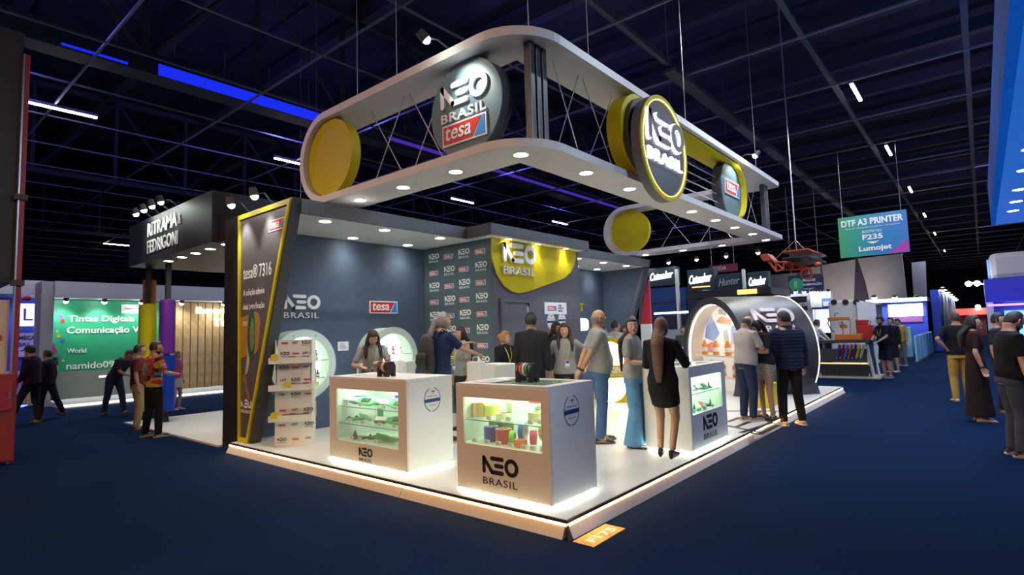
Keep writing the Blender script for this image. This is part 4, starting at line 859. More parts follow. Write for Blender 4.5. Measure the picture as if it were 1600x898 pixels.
def person(label, pos, a, h, sex='m', skin='b', hair=('short', (.02, .015, .012)), top=('tee', (.2, .2, .2), 'short'), bottom=('trousers', (.03, .03, .04)), shoes=(.02, .02, .02), lean=0, head=(0, 0),
           armL=None, armR=None, feet=((.10, 0), (-.10, 0)), seat=None, belly=0., q=1, lany=None, beard=False, group=None, sole=(.05, .05, .05), twist=0, wide=1.0, rzabs=None, cat='person', glasses=False, watch=False, curl=.5):
    S = h/1.75; rz = R(40+a) if rzabs is None else R(rzabs)
    t = thing('person', label, cat, (pos[0], pos[1], pos[2]), rz, group); M = root_matrix(t) @ Matrix.Scale(S, 4)
    near = q > 0
    hz = .95 if seat is None else seat/S
    P = Vector((0, 0, hz)); Rl = Matrix.Rotation(R(twist), 3, 'Z') @ Matrix.Rotation(R(lean), 3, 'X')   # lean forward = towards -y
    def tp(x, y, s): return P + Rl @ Vector((x, y, s))
    prof = TORSO[sex]; sw = .178 if sex == 'm' else .152; sh = .462 if sex == 'm' else .445
    def torso(mb, infl, s0=-9, s1=9, flare=0):
        rows = [(s, w, d) for s, w, d in prof if s0 <= s <= s1]
        if s0 > -9: 
            rows = [(s0, rows[0][1]+flare, rows[0][2]+flare)]+rows if rows[0][0] > s0+.01 else rows
        def bel(s): return belly*math.exp(-((s-.10)/.14)**2)
        mb.tube([tp(0, -bel(s)*.6, s) for s, w, d in rows], [(w*wide+infl+bel(s)*.4, d+infl+bel(s)) for s, w, d in rows], 20, ax=tuple(Rl @ Vector((0, 1, 0))))
    # --- joints
    SHO = {+1: tp(sw*wide, .0, sh), -1: tp(-sw*wide, .0, sh)}
    HIP = {+1: P+Rl @ Vector((.088, 0, -.04)) if seat is None else P+Vector((.09, 0, -.02)), -1: P+Rl @ Vector((-.088, 0, -.04)) if seat is None else P+Vector((-.09, 0, -.02))}
    arms = {+1: armL, -1: armR}; EL, WR = {}, {}
    for sg in (1, -1):
        ar = arms[sg]
        if ar is None: T = SHO[sg]+Vector((sg*.07, -.03, -.53)); pole = Vector((sg*.4, 1, 0))
        else:
            T = Vector(ar[:3]); pole = Vector(ar[3:6]) if len(ar) >= 6 else Vector((sg*.55, .5, -.7))
        EL[sg], WR[sg] = ik(SHO[sg], T, .285, .255, pole)
    KN, AN = {}, {}
    for i, sg in enumerate((1, -1)):
        fx, fy = feet[i][:2]; fz = feet[i][2] if len(feet[i]) > 2 else 0
        KN[sg], AN[sg] = ik(HIP[sg], Vector((fx, fy, .085+fz)), .425, .405, Vector((sg*.08, -1, .15)))
    FA = {}
    for i, sg in enumerate((1, -1)): FA[sg] = R(feet[i][3]) if len(feet[i]) > 3 else R(8*sg)
    # --- body: one continuous surface
    b = MB(); torso(b, 0)
    f = .88 if sex == 'f' else 1.0
    for sg in (1, -1):
        limb(b, [SHO[sg]-Rl @ Vector((sg*.05, 0, .0)), SHO[sg], SHO[sg].lerp(EL[sg], .45), EL[sg], EL[sg].lerp(WR[sg], .3), WR[sg]], [.058*f, .055*f, .049*f, .040*f, .041*f, .026*f])
        limb(b, [HIP[sg]+Vector((0, 0, .02)), HIP[sg].lerp(KN[sg], .35), KN[sg].lerp(HIP[sg], .15), KN[sg], KN[sg].lerp(AN[sg], .3), AN[sg]], [.088, .083, .060, .055, .054*f, .036])
        fd = Vector((math.sin(FA[sg]), -math.cos(FA[sg]), 0)); b.tube([AN[sg]-fd*.05-Vector((0, 0, .05)), AN[sg]+fd*.05-Vector((0, 0, .045)), AN[sg]+fd*.14-Vector((0, 0, .062))], [(.033, .033), (.04, .036), (.034, .018)], 10)
        # hand : palm, four fingers, thumb
        d = (WR[sg]-EL[sg]).normalized(); side = d.cross(Vector((0, 0, 1)));
        if side.length < .3: side = Vector((0, -1, 0))*1.0
        side.normalize(); nrm = d.cross(side).normalized(); w0 = WR[sg]
        if ar is None and False: pass
        b.tube([w0-d*.01, w0+d*.03, w0+d*.085], [(.020, .026), (.018, .038), (.014, .040)], 10, ax=tuple(side))
        lens = (.066, .076, .072, .056); cu = curl
        for k in range(4):
            off = (k-1.5)*.0215; p0 = w0+d*.080+side*off; d2 = (d*math.cos(cu*.6)+nrm*math.sin(cu*.6)*(1 if nrm.z < 0 else -1)+side*(off*1.6)).normalized(); d3 = (d*math.cos(cu*1.5)+nrm*math.sin(cu*1.5)*(1 if nrm.z < 0 else -1)).normalized()
            p1 = p0+d2*lens[k]*.55; p2 = p1+d3*lens[k]*.5; limb(b, [p0, p1, p2], [.0095, .009, .0078], 7)
        th = side*(1 if (side.y < 0) else -1); q0 = w0+d*.025+th*.026; q1 = q0+(d*.6+th*.7).normalized()*.035; q2 = q1+(d*.95+th*.2).normalized()*.03; limb(b, [q0, q1, q2], [.013, .0105, .0085], 7)
    # head
    hs = 1.06 if sex == 'm' else 1.0
    hb = tp(0, -.012, (.572 if sex == 'm' else .552)); Rh = Rl @ Matrix.Rotation(R(head[0]), 3, 'Z') @ Matrix.Rotation(R(head[1]), 3, 'X')
    hc = hb + Rh @ Vector((0, -.018, .085*hs))
    def hp(x, y, z): return hc + Rh @ (Vector((x, y, z))*hs)
    hm = MB().sphere((0, 0, 0), 1, 22, 16)
    for i, v in enumerate(hm.v):
        dn = max(0, -v.z); x = .075*v.x*(1-.30*dn**1.3); y = .094*v.y*(1-.10*dn)+(-.010*dn if v.y < 0 else -.03*dn); z = .116*v.z
        if v.y < -.5 and abs(v.z) < .5: y *= .96
        hm.v[i] = hp(x, y, z)
    b.add(hm.v, hm.f)
    limb(b, [hp(0, -.088, .008), hp(0, -.106, -.028)], [.008, .0135], 8)
    limb(b, [hp(0, -.085, -.085), hp(0, -.09, -.09)], [.016, .016], 8)
    for sg in (1, -1): limb(b, [hp(sg*.076, .010, .018), hp(sg*.078, .006, -.022)], [.014, .010], 8)
    b.tube([hb-Rl @ Vector((0, 0, .10)), hp(0, .012, -.05)], [(.056 if sex == 'm' else .046,)*2, (.052 if sex == 'm' else .043,)*2], 14)
    bo = b.xf(M).build('body', SKIN[skin], t, smooth=True); remesh(bo, (.0085 if near else .013)*S, 3, .45 if near else .6)
    # face
    def part(mb, n, m, par=t, **k): return mb.xf(M).build(n, m, par, **k)
    for sg in (1, -1):
        e = part(MB().sphere(hp(sg*.031, -.083, .012), (.0125*hs, .0125*hs, .008*hs), 10, 6), 'eye', EYEW, smooth=True)
        part(MB().sphere(hp(sg*.031, -.0925, .012), .0062*hs, 8, 6), 'iris', IRIS, e, smooth=True)
        part(MB().tube([hp(sg*.013, -.0925, .033), hp(sg*.031, -.0945, .038), hp(sg*.05, -.084, .032)], [.004, .005, .003], 6), 'eyebrow', LASH, smooth=True)
    part(MB().tube([hp(-.024, -.086, -.052), hp(-.008, -.0965, -.048), hp(.008, -.0965, -.048), hp(.024, -.086, -.052)], [.003, .0065, .0065, .003], 8), 'lips', LIPS, smooth=True)
    # hair
    st, hcol = hair[0], hair[1]; HM = mat('hair_%.3f_%.3f_%.3f' % tuple(hcol), hcol, .55, noise=.35, nscale=60, bump=.5)
    if st != 'none':
        hm = MB(); cap = MB().sphere((0, 0, 0), 1, 24, 16); thick = {'buzz': 1.03, 'short': 1.10, 'bald': 1.015, 'cap': 1.10}.get(st, 1.13)
        for i, v in enumerate(cap.v):
            k = thick; front = v.y < -.25
            line = {'buzz': .62, 'short': .50, 'cap': .45, 'bald': 2}.get(st, .55)
            inside = (v.y < -.30 and v.z < line-(.0)) or (v.z < -.30 and v.y < .25 and st in ('short', 'buzz', 'cap')) or (v.z < -.55 and st in ('short', 'buzz', 'cap')) or (st == 'bald' and (v.z > .35 or v.y < .1))
            if inside: k = .80
            cap.v[i] = hp(.078*v.x*k, .096*v.y*k+.006, .118*v.z*k+.006)
        hm.add(cap.v, cap.f)
        bk = lambda x, y, z: hp(x, y, z)
        if st in ('long', 'halfup'):
            ln = hair[2] if len(hair) > 2 else .45
            pts = [hp(0, .055, .03), hp(0, .085, -.06)]+[hp(0, .10, -.06).lerp(tp(0, .165, .44), min(1, k/2))+Rl @ Vector((0, 0, -ln*.9*max(0, k-2)/3)) for k in range(1, 6)]
            hm.tube(pts, [(.06, .04), (.078, .045), (.080, .046), (.078, .042), (.072, .034), (.060, .026), (.035, .012)], 16, ax=(0, 1, 0))
            for sg in (1, -1):
                if len(hair) > 3 and hair[3]:
                    pp = [hp(sg*.058, -.02, .06), hp(sg*.082, -.012, -.02), hp(sg*.085, -.02, -.10)]+[hp(sg*.085, -.02, -.10)+Rl @ Vector((sg*.025, -.055*min(1, k/2), -ln*.62*k/4)) for k in range(1, 5)]
                    hm.tube(pp, [(.03, .03), (.03, .036), (.034, .036), (.036, .032), (.034, .026), (.028, .02), (.012, .01)], 12)
        elif st == 'ponytail':
            ln = hair[2] if len(hair) > 2 else .4
            pts = [hp(0, .085, .03), hp(0, .125, .02), hp(0, .14, -.06)]+[hp(0, .14, -.06)+Rl @ Vector((0, .05*min(1, k/2), -ln*k/4)) for k in range(1, 5)]
            hm.tube(pts, [.03, .035, .04, .045, .045, .035, .012], 12)
        elif st == 'bun': hm.sphere(hp(0, .115, .03), .045, 14, 10)
        if beard or st == 'beard':
            pass
        if st == 'cap':
            part(hm, 'hair', HM, smooth=True)
            cm = MB().sphere((0, 0, 0), 1, 24, 14)
            for i, v in enumerate(cm.v): k = 1.13 if v.z > .15 else .7; cm.v[i] = hp(.08*v.x*k, .098*v.y*k+.004, .118*max(v.z, .1)*1.12)
            cp = part(cm, 'cap', mat('cap_dark', (.012, .012, .014), .7), smooth=True); bm_ = MB(); bm_.extr([(-.062, 0), (.062, 0), (.055, .06), (.03, .085), (-.03, .085), (-.055, .06)], hp(0, -.09, .035), Rh @ Vector((1, 0, 0)), Rh @ Vector((0, -.96, -.25)), .008); part(bm_, 'cap_visor', mat('cap_dark', (.012, .012, .014), .7), cp)
        else:
            ho = part(hm, 'hair', HM, smooth=True); remesh(ho, .010*S, 2, .6)
    if beard:
        bd = MB().sphere((0, 0, 0), 1, 18, 12)
        for i, v in enumerate(bd.v): k = 1.05 if (v.z < -.42 and v.y < .2) else .7; bd.v[i] = hp(.075*v.x*k*(1-.25*max(0, -v.z)), .094*v.y*k-.014*max(0, -v.z), .118*v.z*k)
        part(bd, 'beard', HM, smooth=True)
    if glasses:
        for sg in (1, -1): part(MB().ring(hp(sg*.033, -.100, .010), Rh @ Vector((0, 1, 0)), .022, .019, .003, 20), 'glasses_rim', BLACK)
        part(MB().tube([hp(-.012, -.101, .012), hp(.012, -.101, .012)], .002, 5), 'glasses_bridge', BLACK)
    # --- clothing
    kind, tc, sleeve = top[:3]; tm = top[3] if len(top) > 3 else fabric('cloth_%.3f_%.3f_%.3f' % tuple(tc), tc)
    cm = MB(); thick = {'tee': .014, 'polo': .016, 'blazer': .018, 'puffer': .045, 'shirt': .018, 'jacket': .03}[kind]
    hem = {'tee': -.06, 'polo': -.05, 'blazer': -.16, 'puffer': -.10, 'shirt': -.08, 'jacket': -.08}[kind]
    if kind == 'puffer':
        rows = []; s = hem
        base = prof
        def wd(s):
            for (s0, w0_, d0), (s1, w1_, d1) in zip(base[:-1], base[1:]):
                if s0 <= s <= s1: k = (s-s0)/(s1-s0); return w0_+(w1_-w0_)*k, d0+(d1-d0)*k
            return base[0][1], base[0][2]
        nrow = 64; top_s = .50
        for i in range(nrow+1):
            s = hem+(top_s-hem)*i/nrow; w_, d_ = wd(max(s, -.05)); puff = .012*abs(math.sin(math.pi*(s-hem)/.052))
            if s < .12: w_, d_ = max(w_, .17), max(d_, .125)
            rows.append((s, w_*wide+thick*.75+puff, d_+thick+puff))
        cm.tube([tp(0, 0, s) for s, w_, d_ in rows], [(w_, d_) for s, w_, d_ in rows], 28, ax=tuple(Rl @ Vector((0, 1, 0))))
        cm.tube([tp(0, .0, .47), tp(0, .0, .57)], [(.10, .09), (.075, .078)], 18, ax=(0, 1, 0))
    else:
        torso(cm, thick, hem, .535 if sex == 'm' else .52, .0 if kind in ('tee', 'polo') else .015)
        if kind in ('polo', 'shirt', 'jacket', 'blazer'): cm.tube([tp(0, .004, .485 if sex == 'm' else .468), tp(0, -.002, .555 if sex == 'm' else .535)], [(.095, .085), (.064, .066)] if sex == 'm' else [(.08, .074), (.055, .056)], 18, ax=(0, 1, 0))
    for sg in (1, -1):
        fr = {'short': .80, 'none': .05, 'long': 2, 'half': 1.2}[sleeve]
        g = (.075 if kind in ('puffer',) else .062 if kind in ('blazer', 'jacket') else .056 if sex == 'm' else .048)
        A0 = SHO[sg]-Rl @ Vector((sg*.06, 0, 0))
        if sleeve == 'none': continue
        if fr <= 1: E = SHO[sg].lerp(EL[sg], fr); cm.tube([A0, SHO[sg]+Vector((sg*.004, 0, .006)), SHO[sg].lerp(EL[sg], fr*.5), E], [g*1.08, g*1.12, g*1.08, g*1.10], 14)
        else:
            W2 = EL[sg].lerp(WR[sg], .96 if fr == 2 else .3)
            if kind == 'puffer':
                L1, L2 = 9, 9; pts = []; rr = []
                for i in range(37): k = i/18.0*.9999; pts.append(SHO[sg].lerp(EL[sg], k) if k < 1 else EL[sg].lerp(W2, k-1)); rr.append((g if k < 1 else g*.9)+.010*abs(math.sin(math.pi*k*5.5)))
                cm.tube([A0]+pts, [g]+rr, 14)
            else: cm.tube([A0, SHO[sg]+Vector((sg*.004, 0, .006)), SHO[sg].lerp(EL[sg], .5), EL[sg], EL[sg].lerp(W2, .5), W2], [g*1.05, g*1.08, g, g*.90, g*.82, g*.68], 14)
    co = part(cm, {'tee': 'shirt', 'polo': 'polo_shirt', 'blazer': 'blazer', 'puffer': 'puffer_jacket', 'shirt': 'shirt', 'jacket': 'jacket'}[kind], tm, smooth=True)
    remesh(co, (.0085 if kind == 'puffer' else .0105 if near else .015)*S, 1 if kind == 'puffer' else 3, .5 if near else .6)
    if kind == 'polo' and near:
        part(MB().tube([SHO[1].lerp(EL[1], .42)+Vector((.055, 0, 0)), SHO[1].lerp(EL[1], .56)+Vector((.055, 0, 0))], [(.012, .02), (.012, .02)], 6), 'sleeve_patch', LOGOW, co)
    bk_, bc = bottom[:2]; bm2 = fabric('cloth_%.3f_%.3f_%.3f' % tuple(bc), bc) if len(bottom) < 3 else bottom[2]
    cm = MB(); torso(cm, .010, -.11, .10)
    if bk_ == 'skirt':
        lo = KN[1].lerp(HIP[1], .30)
        cm = MB(); torso(cm, .012, -.06, .10); c0 = (HIP[1]+HIP[-1])/2; c1 = (KN[1]+KN[-1])/2; c1 = c0.lerp(c1, .62)
        cm.tube([tp(0, 0, .02), c0-Vector((0, 0, .05)), c0.lerp(c1, .6), c1], [(.175, .125), (.185, .135), (.178, .13), (.168, .12)], 22, ax=(0, 1, 0))
    elif bk_ == 'longskirt':
        c0 = (HIP[1]+HIP[-1])/2; c1 = (AN[1]+AN[-1])/2+Vector((0, 0, .02)); cm.tube([tp(0, 0, .04), c0-Vector((0, 0, .05)), c0.lerp(c1, .5), c1], [(.175, .125), (.19, .14), (.20, .16), (.23, .19)], 22, ax=(0, 1, 0))
    else:
        for sg in (1, -1):
            if bk_ == 'shorts': E = [HIP[sg]+Vector((0, 0, .03)), HIP[sg].lerp(KN[sg], .5), HIP[sg].lerp(KN[sg], .98)]; rr = [.10, .105, .100]
            elif bk_ == 'wide': E = [HIP[sg]+Vector((0, 0, .03)), HIP[sg].lerp(KN[sg], .4), KN[sg], KN[sg].lerp(AN[sg], .6), AN[sg]-Vector((0, 0, .055))]; rr = [.094, .092, .088, .108, .135]
            else: E = [HIP[sg]+Vector((0, 0, .03)), HIP[sg].lerp(KN[sg], .4), KN[sg], KN[sg].lerp(AN[sg], .45), AN[sg]-Vector((0, 0, .02))]; rr = [.098, .094, .074, .068, .058] if sex == 'm' else [.094, .088, .066, .058, .048]
            cm.tube(E, rr, 16)
    bo = part(cm, {'skirt': 'skirt', 'longskirt': 'skirt', 'shorts': 'shorts', 'wide': 'wide_leg_jeans', 'jeans': 'jeans'}.get(bk_, 'trousers'), bm2, smooth=True); remesh(bo, (.0105 if near else .015)*S, 3, .5 if near else .6)
    SM = mat('shoe_%.2f_%.2f_%.2f' % tuple(shoes), shoes, .5); SO = mat('sole_%.2f_%.2f_%.2f' % tuple(sole), sole, .6)
    heel = top[0] == 'blazer' and bk_ == 'skirt'
    for sg in (1, -1):
        fd = Vector((math.sin(FA[sg]), -math.cos(FA[sg]), 0)); g0 = AN[sg]-Vector((0, 0, .085)); sdv = Vector((fd.y, -fd.x, 0)); up_ = Vector((0, 0, 1)); hh = .05 if heel else 0
        s = MB(); pts = [(-.075, .035, .036), (-.05, .06 if not heel else .05, .044), (.02, .062 if not heel else .04, .044), (.09, .045, .05), (.15, .035, .046), (.19, .024, .026)]
        V = []
        for k, (y, z, w_) in enumerate(pts):
            lift = hh*max(0, min(1, (.10-y)/.15)); c = g0+fd*y
            V += [c-sdv*w_+up_*(.012+lift), c+sdv*w_+up_*(.012+lift), c+sdv*w_*.72+up_*(z+.02+lift), c-sdv*w_*.72+up_*(z+.02+lift)]
        F = [(0, 1, 2, 3), tuple(4*(len(pts)-1)+i for i in (3, 2, 1, 0))]
        for k in range(len(pts)-1):
            for e in range(4): F.append((4*k+e, 4*k+(e+1) % 4, 4*k+4+(e+1) % 4, 4*k+4+e))
        s.add(V, F); so = part(s, 'shoe', SM, smooth=True); sb = so.modifiers.new('sub', 'SUBSURF'); sb.levels = 1; sb.render_levels = 1
        sl = MB()
        outl = [(-.08, .03), (-.08, -.03), (-.03, -.044), (.08, -.05), (.16, -.046), (.20, -.02), (.20, .02), (.16, .046), (.08, .05), (-.03, .044)]
        if heel: sl.cyl(g0-fd*.05, g0-fd*.05+up_*.07, .016, .028, 10)
        else: sl.extr(outl, g0+up_*.0, fd, sdv*-1 if False else Vector((-fd.y, fd.x, 0)), .022)
        part(sl, 'heel' if heel else 'sole', SO, so)
    if lany:
        lc = mat('lanyard_%.2f_%.2f_%.2f' % tuple(lany), lany, .6); fy = -(prof[5][2]+thick+.008)
        low = tp(0, fy-.0, .20 if sex == 'm' else .17)
        for sg in (1, -1): part(MB().tube([tp(sg*.055, .02, .53), tp(sg*.065, -.075-thick, .455), tp(sg*.045, fy-.012, .34), low+Rl @ Vector((0, -.012, 0))], [(.010, .003)]*4, 6, ax=(1, 0, 0)), 'lanyard', lc)
        bg = part(MB().extr([(-.035, -.12), (.035, -.12), (.035, 0), (-.035, 0)], low+Rl @ Vector((0, -.016, 0)), Rl @ Vector((1, 0, 0)), Vector((0, 0, 1)), .006), 'badge_card', PAPER)
        part(MB().extr([(-.03, -.05), (.03, -.05), (.03, -.005), (-.03, -.005)], low+Rl @ Vector((0, -.0225, 0)), Rl @ Vector((1, 0, 0)), Vector((0, 0, 1)), .001), 'badge_print', mat('badge_purple', (.16, .03, .28), .5), bg)
        part(MB().extr([(-.03, -.115), (.03, -.115), (.03, -.095), (-.03, -.095)], low+Rl @ Vector((0, -.0225, 0)), Rl @ Vector((1, 0, 0)), Vector((0, 0, 1)), .001), 'badge_print', mat('badge_teal', (.03, .35, .35), .5), bg)
    if watch:
        for sg in watch: d = (WR[sg]-EL[sg]).normalized(); part(MB().ring(WR[sg]-d*.02, d, .034, .027, .024, 18), 'watch', BLACK)
    return t, M, dict(WR=WR, EL=EL, tp=tp, hp=hp, SHO=SHO)
def feet_at(px, pf, ph_, z0=0):
    b = onz(px, pf, z0)
    lo, hi = z0, z0+4
    def py(z):
        v = Vector((b.x, b.y, z))-CAM; return 449-FPX*v.dot(_u2)/v.dot(_f)
    for _ in range(50):
        m_ = (lo+hi)/2
        if py(m_) > ph_: lo = m_
        else: hi = m_
    return b, m_-z0
def head_at(px, ph_, Y, z0=PH):
    p = ony(px, ph_, Y); return Vector((p.x, p.y, z0)), p.z-z0
def phone(M, J, sg, label, col=(.015, .015, .02)):
    w = M @ (J['WR'][sg]+(J['WR'][sg]-J['EL'][sg]).normalized()*.10); t = thing('phone', label, 'phone', w)
    d = (M.to_3x3() @ Vector((0, -1, 0))).normalized(); r_ = d.cross(Vector((0, 0, 1))).normalized(); up = (Vector((0, 0, .75))+d*.6).normalized()
    MB().extr([(-.037, -.02), (.037, -.02), (.037, .13), (-.037, .13)], w, r_, up, .009).build('case', mat('phone_case', col, .3), t, bevel=.003)
    MB().extr([(-.033, -.015), (.033, -.015), (.033, .125), (-.033, .125)], w-r_.cross(up)*.0012, r_, up, .001).build('screen', mat('phone_screen', (.25, .3, .4), .2, emit=.5), t)
GP = (.265, .275, .285); JEAN = (.06, .13, .27); BLK_ = (.014, .014, .017); YLAN = (.62, .66, .05)
# ---- on the booth
p_, h_ = head_at(582, 514, 1.35)
S_ = h_/1.75
person('woman in a grey polo writing at the counter, seated on a high white chair', (p_.x, p_.y, PH), 12, 1.66, 'f', 'b', ('long', (.03, .02, .016), .36, True), ('polo', GP, 'short'), ('trousers', (.02, .02, .03)), lean=14, head=(12, 22), armL=(.12, -.40, 1.17, .6, .2, -.8), armR=(-.16, -.36, 1.12, -.6, .2, -.8), feet=((.10, -.34, .30), (-.10, -.34, .30)), seat=.90, lany=YLAN)
p_, h_ = head_at(686, 487, 1.75)
pt_, MP, J = person('long-haired man with a black backpack gesturing, in a navy shirt', p_, 128, h_, 'm', 'b', ('ponytail', (.16, .15, .14), .30), ('tee', (.012, .022, .075), 'short'), ('jeans', (.02, .03, .06)), lean=3, head=(-8, 0), armL=(.10, -.50, 1.30), armR=(-.16, -.48, 1.16))
bpk = thing('backpack', 'black backpack on the back of the long-haired man', 'backpack', tuple(MP @ Vector((0, .22, 1.0))), R(168)); 
bk = MB(); bk.tube([(0, .185, .93), (0, .20, 1.0), (0, .215, 1.2), (0, .20, 1.38), (0, .18, 1.44)], [(.13, .06), (.17, .085), (.17, .09), (.14, .075), (.08, .04)], 20, ax=(0, 1, 0)); bk.xf(MP).build('pack', mat('backpack_black', (.014, .014, .016), .7, bump=.3), bpk, smooth=True)
pk = MB(); pk.tube([(0, .28, 1.0), (0, .30, 1.05), (0, .30, 1.15), (0, .28, 1.2)], [(.10, .02), (.13, .03), (.13, .03), (.11, .02)], 16, ax=(0, 1, 0)); pk.xf(MP).build('pocket', mat('backpack_black', (.014, .014, .016), .7, bump=.3), bpk, smooth=True)
for sg in (1, -1): MB().tube([(sg*.10, .14, 1.42), (sg*.115, .02, 1.505), (sg*.12, -.115, 1.42), (sg*.15, -.12, 1.22), (sg*.165, .05, 1.05), (sg*.12, .16, 1.0)], [(.022, .006)]*6, 8).xf(MP).build('strap', mat('backpack_black', (.014, .014, .016), .7, bump=.3), bpk, smooth=True)
p_, h_ = head_at(721, 507, 2.5)
person('dark-haired woman in grey half hidden behind the long-haired man', p_, -55, h_, 'f', 'b', ('long', (.015, .012, .012), .35), ('polo', GP, 'short'), ('trousers', BLK_), lany=YLAN, q=0)
p_, h_ = head_at(787, 514, 3.2)
person('blonde woman in a black jacket with yellow lanyard by the grey door', p_, 42, h_, 'f', 'a', ('bun', (.36, .20, .07)), ('blazer', (.012, .014, .022), 'long'), ('trousers', BLK_), lany=YLAN, head=(30, 0), armL=(.08, -.22, 1.0), armR=(-.08, -.22, 1.0))
p_, h_ = head_at(829, 487, 2.8)
person('man in a black suit seen from behind in front of the grey door', p_, 172, h_, 'm', 'c', ('short', (.012, .012, .012)), ('blazer', (.016, .016, .02), 'long'), ('trousers', BLK_), head=(12, 2), wide=1.0)
p_, h_ = head_at(867, 500, 4.2)
person('person in black half hidden behind the woman with the lanyard', p_, 60, h_, 'f', 'c', ('long', (.02, .014, .012), .2), ('blazer', (.014, .014, .018), 'long'), ('trousers', BLK_), lany=YLAN, q=0)
p_, h_ = head_at(881, 501, 3.3)
person('woman in a grey polo facing the camera with yellow lanyard and badge', p_, 6, h_, 'f', 'a', ('long', (.035, .018, .013), .38, True), ('polo', GP, 'short'), ('trousers', BLK_), lany=YLAN, head=(-14, 4), armL=(.30, -.12, 1.05, 1, .4, 0), armR=(-.24, .02, .92), wide=1.08)
b_, h_ = feet_at(940, 690, 482, PH)
pt_, MP, J = person('bald man in a grey polo and blue jeans with hands clasped behind his back', b_, 98, h_, 'm', 'b', ('bald', (.22, .20, .18)), ('polo', GP, 'short'), ('jeans', JEAN), head=(4, 0), armL=(.07, .26, .93, .8, .6, 0), armR=(-.07, .26, .93, -.8, .6, 0), belly=.045, watch=(1, -1), feet=((.10, -.04), (-.12, .06)), wide=1.05)
p_, h_ = head_at(960, 500, 7.2)
person('man in a white shirt seen from behind near the yellow ring stand', p_, 150, h_, 'm', 'b', ('short', (.02, .016, .014)), ('shirt', (.62, .63, .66), 'long'), ('trousers', (.03, .03, .04)), q=0, head=(-35, 0))
p_, h_ = head_at(975, 506, 8.4)
person('small dark-haired woman far back by the right nook', p_, 0, h_, 'f', 'b', ('long', (.02, .015, .012), .25, True), ('shirt', (.20, .22, .20), 'short'), ('trousers', BLK_), q=0, lany=YLAN)
b_, h_ = feet_at(995, 697, 491, PH)
person('woman in a grey polo and wide light jeans looking towards the camera', b_, 56, h_, 'f', 'a', ('long', (.018, .013, .011), .46), ('polo', GP, 'short'), ('wide', (.10, .25, .46)), head=(-58, 2), armL=(.02, -.24, 1.12), armR=(-.10, -.24, 1.10), shoes=(.55, .5, .45))
b_, h_ = feet_at(1042, 720, 491, PH)
pt_, MP, J = person('woman in a black blazer and short skirt with long brown hair, seen from behind', b_, 150, h_, 'f', 'b', ('long', (.13, .074, .042), .50), ('blazer', (.010, .010, .013), 'long'), ('skirt', (.010, .010, .012)), shoes=(.015, .014, .016), head=(-6, 6), armL=(.10, -.30, 1.10), armR=(-.20, -.33, 1.12), feet=((.075, -.03, .05), (-.085, .05, .05)), sole=(.015, .014, .016))
phone(MP, J, -1, 'dark phone held by the woman in the black blazer')
b_, h_ = feet_at(1170, 657, 489, PH)
pt_, MP, J = person('bald man in a grey polo and dark jeans looking down at a phone', b_, 112, h_, 'm', 'b', ('bald', (.06, .05, .045)), ('polo', (.42, .40, .39), 'short'), ('jeans', (.02, .03, .07)), head=(6, 30), armL=(.03, -.34, 1.22), armR=(-.09, -.36, 1.20), belly=.04, shoes=(.30, .19, .10), sole=(.5, .45, .4), lean=4, wide=1.03)
phone(MP, J, 1, 'pale phone in the hands of the bald man by the arch', (.5, .5, .52))
p_, h_ = head_at(1191, 499, 5.72)
person('dark-haired woman bending her head over a phone, between two men', p_, -72, h_*1.05, 'f', 'b', ('ponytail', (.012, .011, .012), .25), ('tee', (.02, .02, .022), 'short'), ('skirt', (.30, .27, .24), mat('speckled_cloth', (.30, .27, .24), .8, noise=.8, nscale=90)), head=(0, 34), lean=10, armL=(.08, -.36, 1.16), armR=(-.08, -.36, 1.16), q=1)
rt_ = thing('red_tote', 'red tote bag hanging in front of the woman between the two men', 'bag', (-.30, 5.75, 1.0)); MB().extr([(-.13, 0), (.13, 0), (.12, .34), (-.12, .34)], (-.22, 5.78, .98), (.766, .643, 0), UZ, .07).build('bag_body', mat('tote_red', (.50, .02, .03), .6), rt_); MB().tube([(-.28, 5.70, 1.32), (-.27, 5.72, 1.5), (-.20, 5.78, 1.5), (-.16, 5.80, 1.32)], .008, 5).build('handle', mat('tote_red', (.50, .02, .03), .6), rt_)
b_, h_ = feet_at(1236, 663, 485, 0); b_ = b_+Vector((.04, -.04, 0))
person('man in a quilted navy puffer jacket and black trousers seen from behind', b_, 188, h_, 'm', 'b', ('short', (.02, .017, .016)), ('puffer', (.018, .026, .058), 'long'), ('trousers', (.012, .012, .015)), shoes=(.45, .36, .22), sole=(.75, .72, .66), head=(22, 8), armL=(.30, -.02, .88), armR=(-.30, -.06, .86), feet=((.15, .0), (-.15, .02)), wide=1.10)
p_, h_ = head_at(1066, 500, 12.5, 0)
person('person in dark clothes with a badge beyond the counters', p_, -20, 1.66, 'm', 'b', ('short', (.02, .016, .014)), ('tee', (.05, .05, .06), 'short'), ('trousers', BLK_), q=0, lany=(.5, .5, .2))
